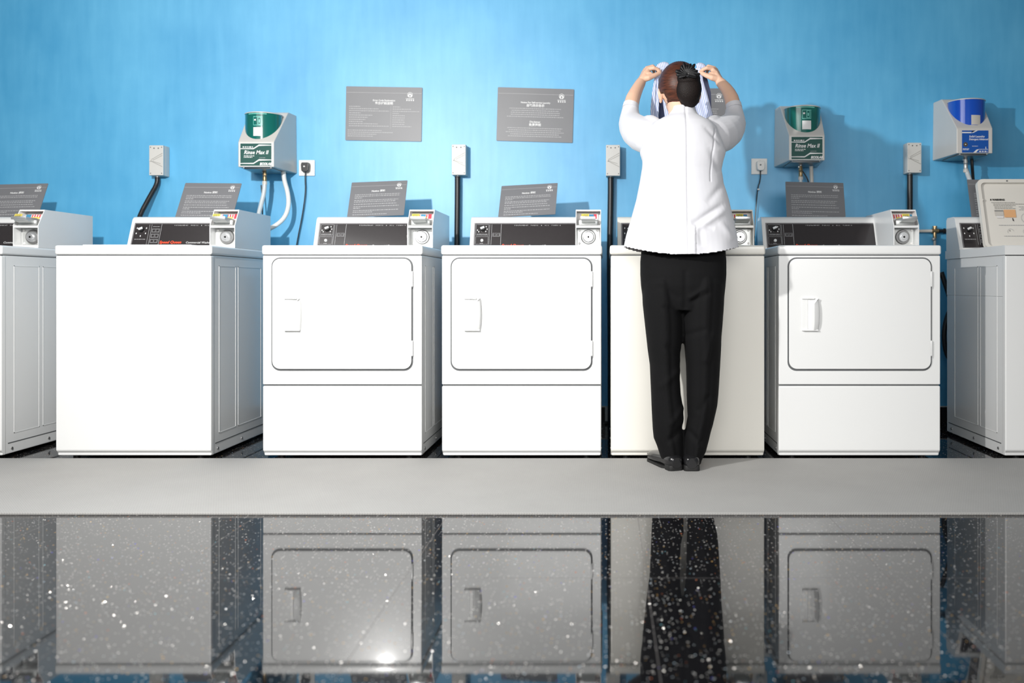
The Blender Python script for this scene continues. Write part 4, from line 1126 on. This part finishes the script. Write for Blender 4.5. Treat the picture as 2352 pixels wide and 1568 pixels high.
# ------------------------------------------------------------------ shirt held up
def shirt():
    t = empty('striped_shirt', P(1565, 300, .20)); tag(t, 'blue and white striped shirt held up in front of the head of the person', 'shirt')
    o0 = t.location.copy()
    def sheet(name, top, lp, rp, py0, py1, y, amp, freq, ph, m, nu=60, nv=70):
        """lp, rp: functions v -> px ; top(u) -> extra px upward"""
        bm = bmesh.new(); G = []
        for j in range(nv+1):
            v = j/nv; row = []
            for i in range(nu+1):
                u = i/nu; px = lp(v)+(rp(v)-lp(v))*u; py = py0(u)+(py1-py0(u))*v
                yy = y + amp*(.35+.65*v)*math.sin(freq*u*2*PI+ph+1.3*v) + amp*.4*math.sin(freq*2.3*u*2*PI+2*ph-2*v)
                row.append(bm.verts.new(P(px, py, yy)-o0))
            G.append(row)
        for j in range(nv):
            for i in range(nu): f = bm.faces.new([G[j][i], G[j][i+1], G[j+1][i+1], G[j+1][i]]); f.smooth = True
        b = MB(); b.bm.free(); b.bm = bm; b.mats = [m]
        bmesh.ops.recalc_face_normals(bm, faces=bm.faces)
        o = b.build(name, t, sharp=180); s = o.modifiers.new('s', 'SOLIDIFY'); s.thickness = .0015; s.offset = 0
        return o
    def interp(tab):
        def f(v):
            for (a, x), (c, y) in zip(tab[:-1], tab[1:]):
                if v <= c: return x+(y-x)*(v-a)/(c-a)
            return tab[-1][1]
        return f
    tp = lambda u: 160 - 9*math.exp(-((u-.14)/.11)**2) - 7*math.exp(-((u-.90)/.09)**2) + 3*math.sin(PI*u)
    sheet('shirt_back', lambda u: 166-5*math.sin(PI*u), interp([(0, 1513), (.12, 1511), (.3, 1509), (.6, 1508), (1, 1508)]), interp([(0, 1617), (.12, 1626), (.28, 1633), (.5, 1634), (1, 1634)]), lambda u: 164-4*math.sin(PI*u), 340, .208, .004, 1.5, .3, 'shaded_lining')
    sheet('shirt_front', tp, interp([(0, 1512), (.10, 1513), (.25, 1519), (.5, 1525), (.75, 1530), (1, 1532)]), interp([(0, 1614), (.14, 1615), (.30, 1624), (.5, 1634), (.72, 1645), (1, 1650)]), tp, 345, .180, .007, 2.6, .8, 'striped_cloth')
    sheet('shirt_sleeve', tp, interp([(0, 1512), (.1, 1504), (.3, 1498), (.55, 1494), (.8, 1496), (1, 1500)]), interp([(0, 1519), (.15, 1512), (.35, 1514), (.6, 1513), (1, 1510)]), lambda u: 160-3*u, 330, .168, .004, 1.2, 2.0, 'striped_cloth', 24)
    # rolled collar lumps beside the hands
    for pts in ([(1508, 163), (1515, 153), (1524, 150), (1535, 152)], [(1620, 163), (1615, 154), (1608, 152), (1600, 154)]):
        b = MB(); b.tube([P(px, py, .192)-o0 for px, py in pts], [.006, .015, .017, .013], 'striped_cloth', n=14, smooth=2)
        b.build('collar_fold', t, sharp=180)
shirt()

# ------------------------------------------------------------------ light
def look(o, tgt): o.rotation_euler = (Vector(tgt)-o.location).to_track_quat('-Z', 'Y').to_euler()
ld = bpy.data.lights.new('studio_flash', 'SPOT'); ld.energy = 340; ld.shadow_soft_size = .035; ld.color = (1, .985, .96)
ld.spot_size = math.radians(178); ld.spot_blend = 1.0
lo = bpy.data.objects.new('studio_flash', ld); lo.location = (-1.46, -2.12, 1.78); COL.objects.link(lo); look(lo, (-1.0, WALL_Y, .95))
for loc, tgt, en, sx, sy in (((-2.1, -3.0, 3.1), (-1.0, .6, .6), 62, 3.0, 2.0), ((.5, -3.5, 1.55), (.4, 0, .12), 25, 2.6, .7)):  # overhead fill, then a low fill added to brighten the machines
    ad = bpy.data.lights.new('fill_softbox', 'AREA'); ad.shape = 'RECTANGLE'; ad.size = sx; ad.size_y = sy; ad.energy = en; ad.color = (1, .99, .97)
    ao = bpy.data.objects.new('fill_softbox', ad); ao.location = loc; COL.objects.link(ao); look(ao, tgt)
    if sy < 1: ad.spread = math.radians(95)
wd = bpy.data.worlds.new('world'); scene.world = wd; wd.use_nodes = True
bg = wd.node_tree.nodes['Background']; bg.inputs['Color'].default_value = (.93, .97, 1, 1); bg.inputs['Strength'].default_value = .13
bpy.data.curves.remove(FONT)
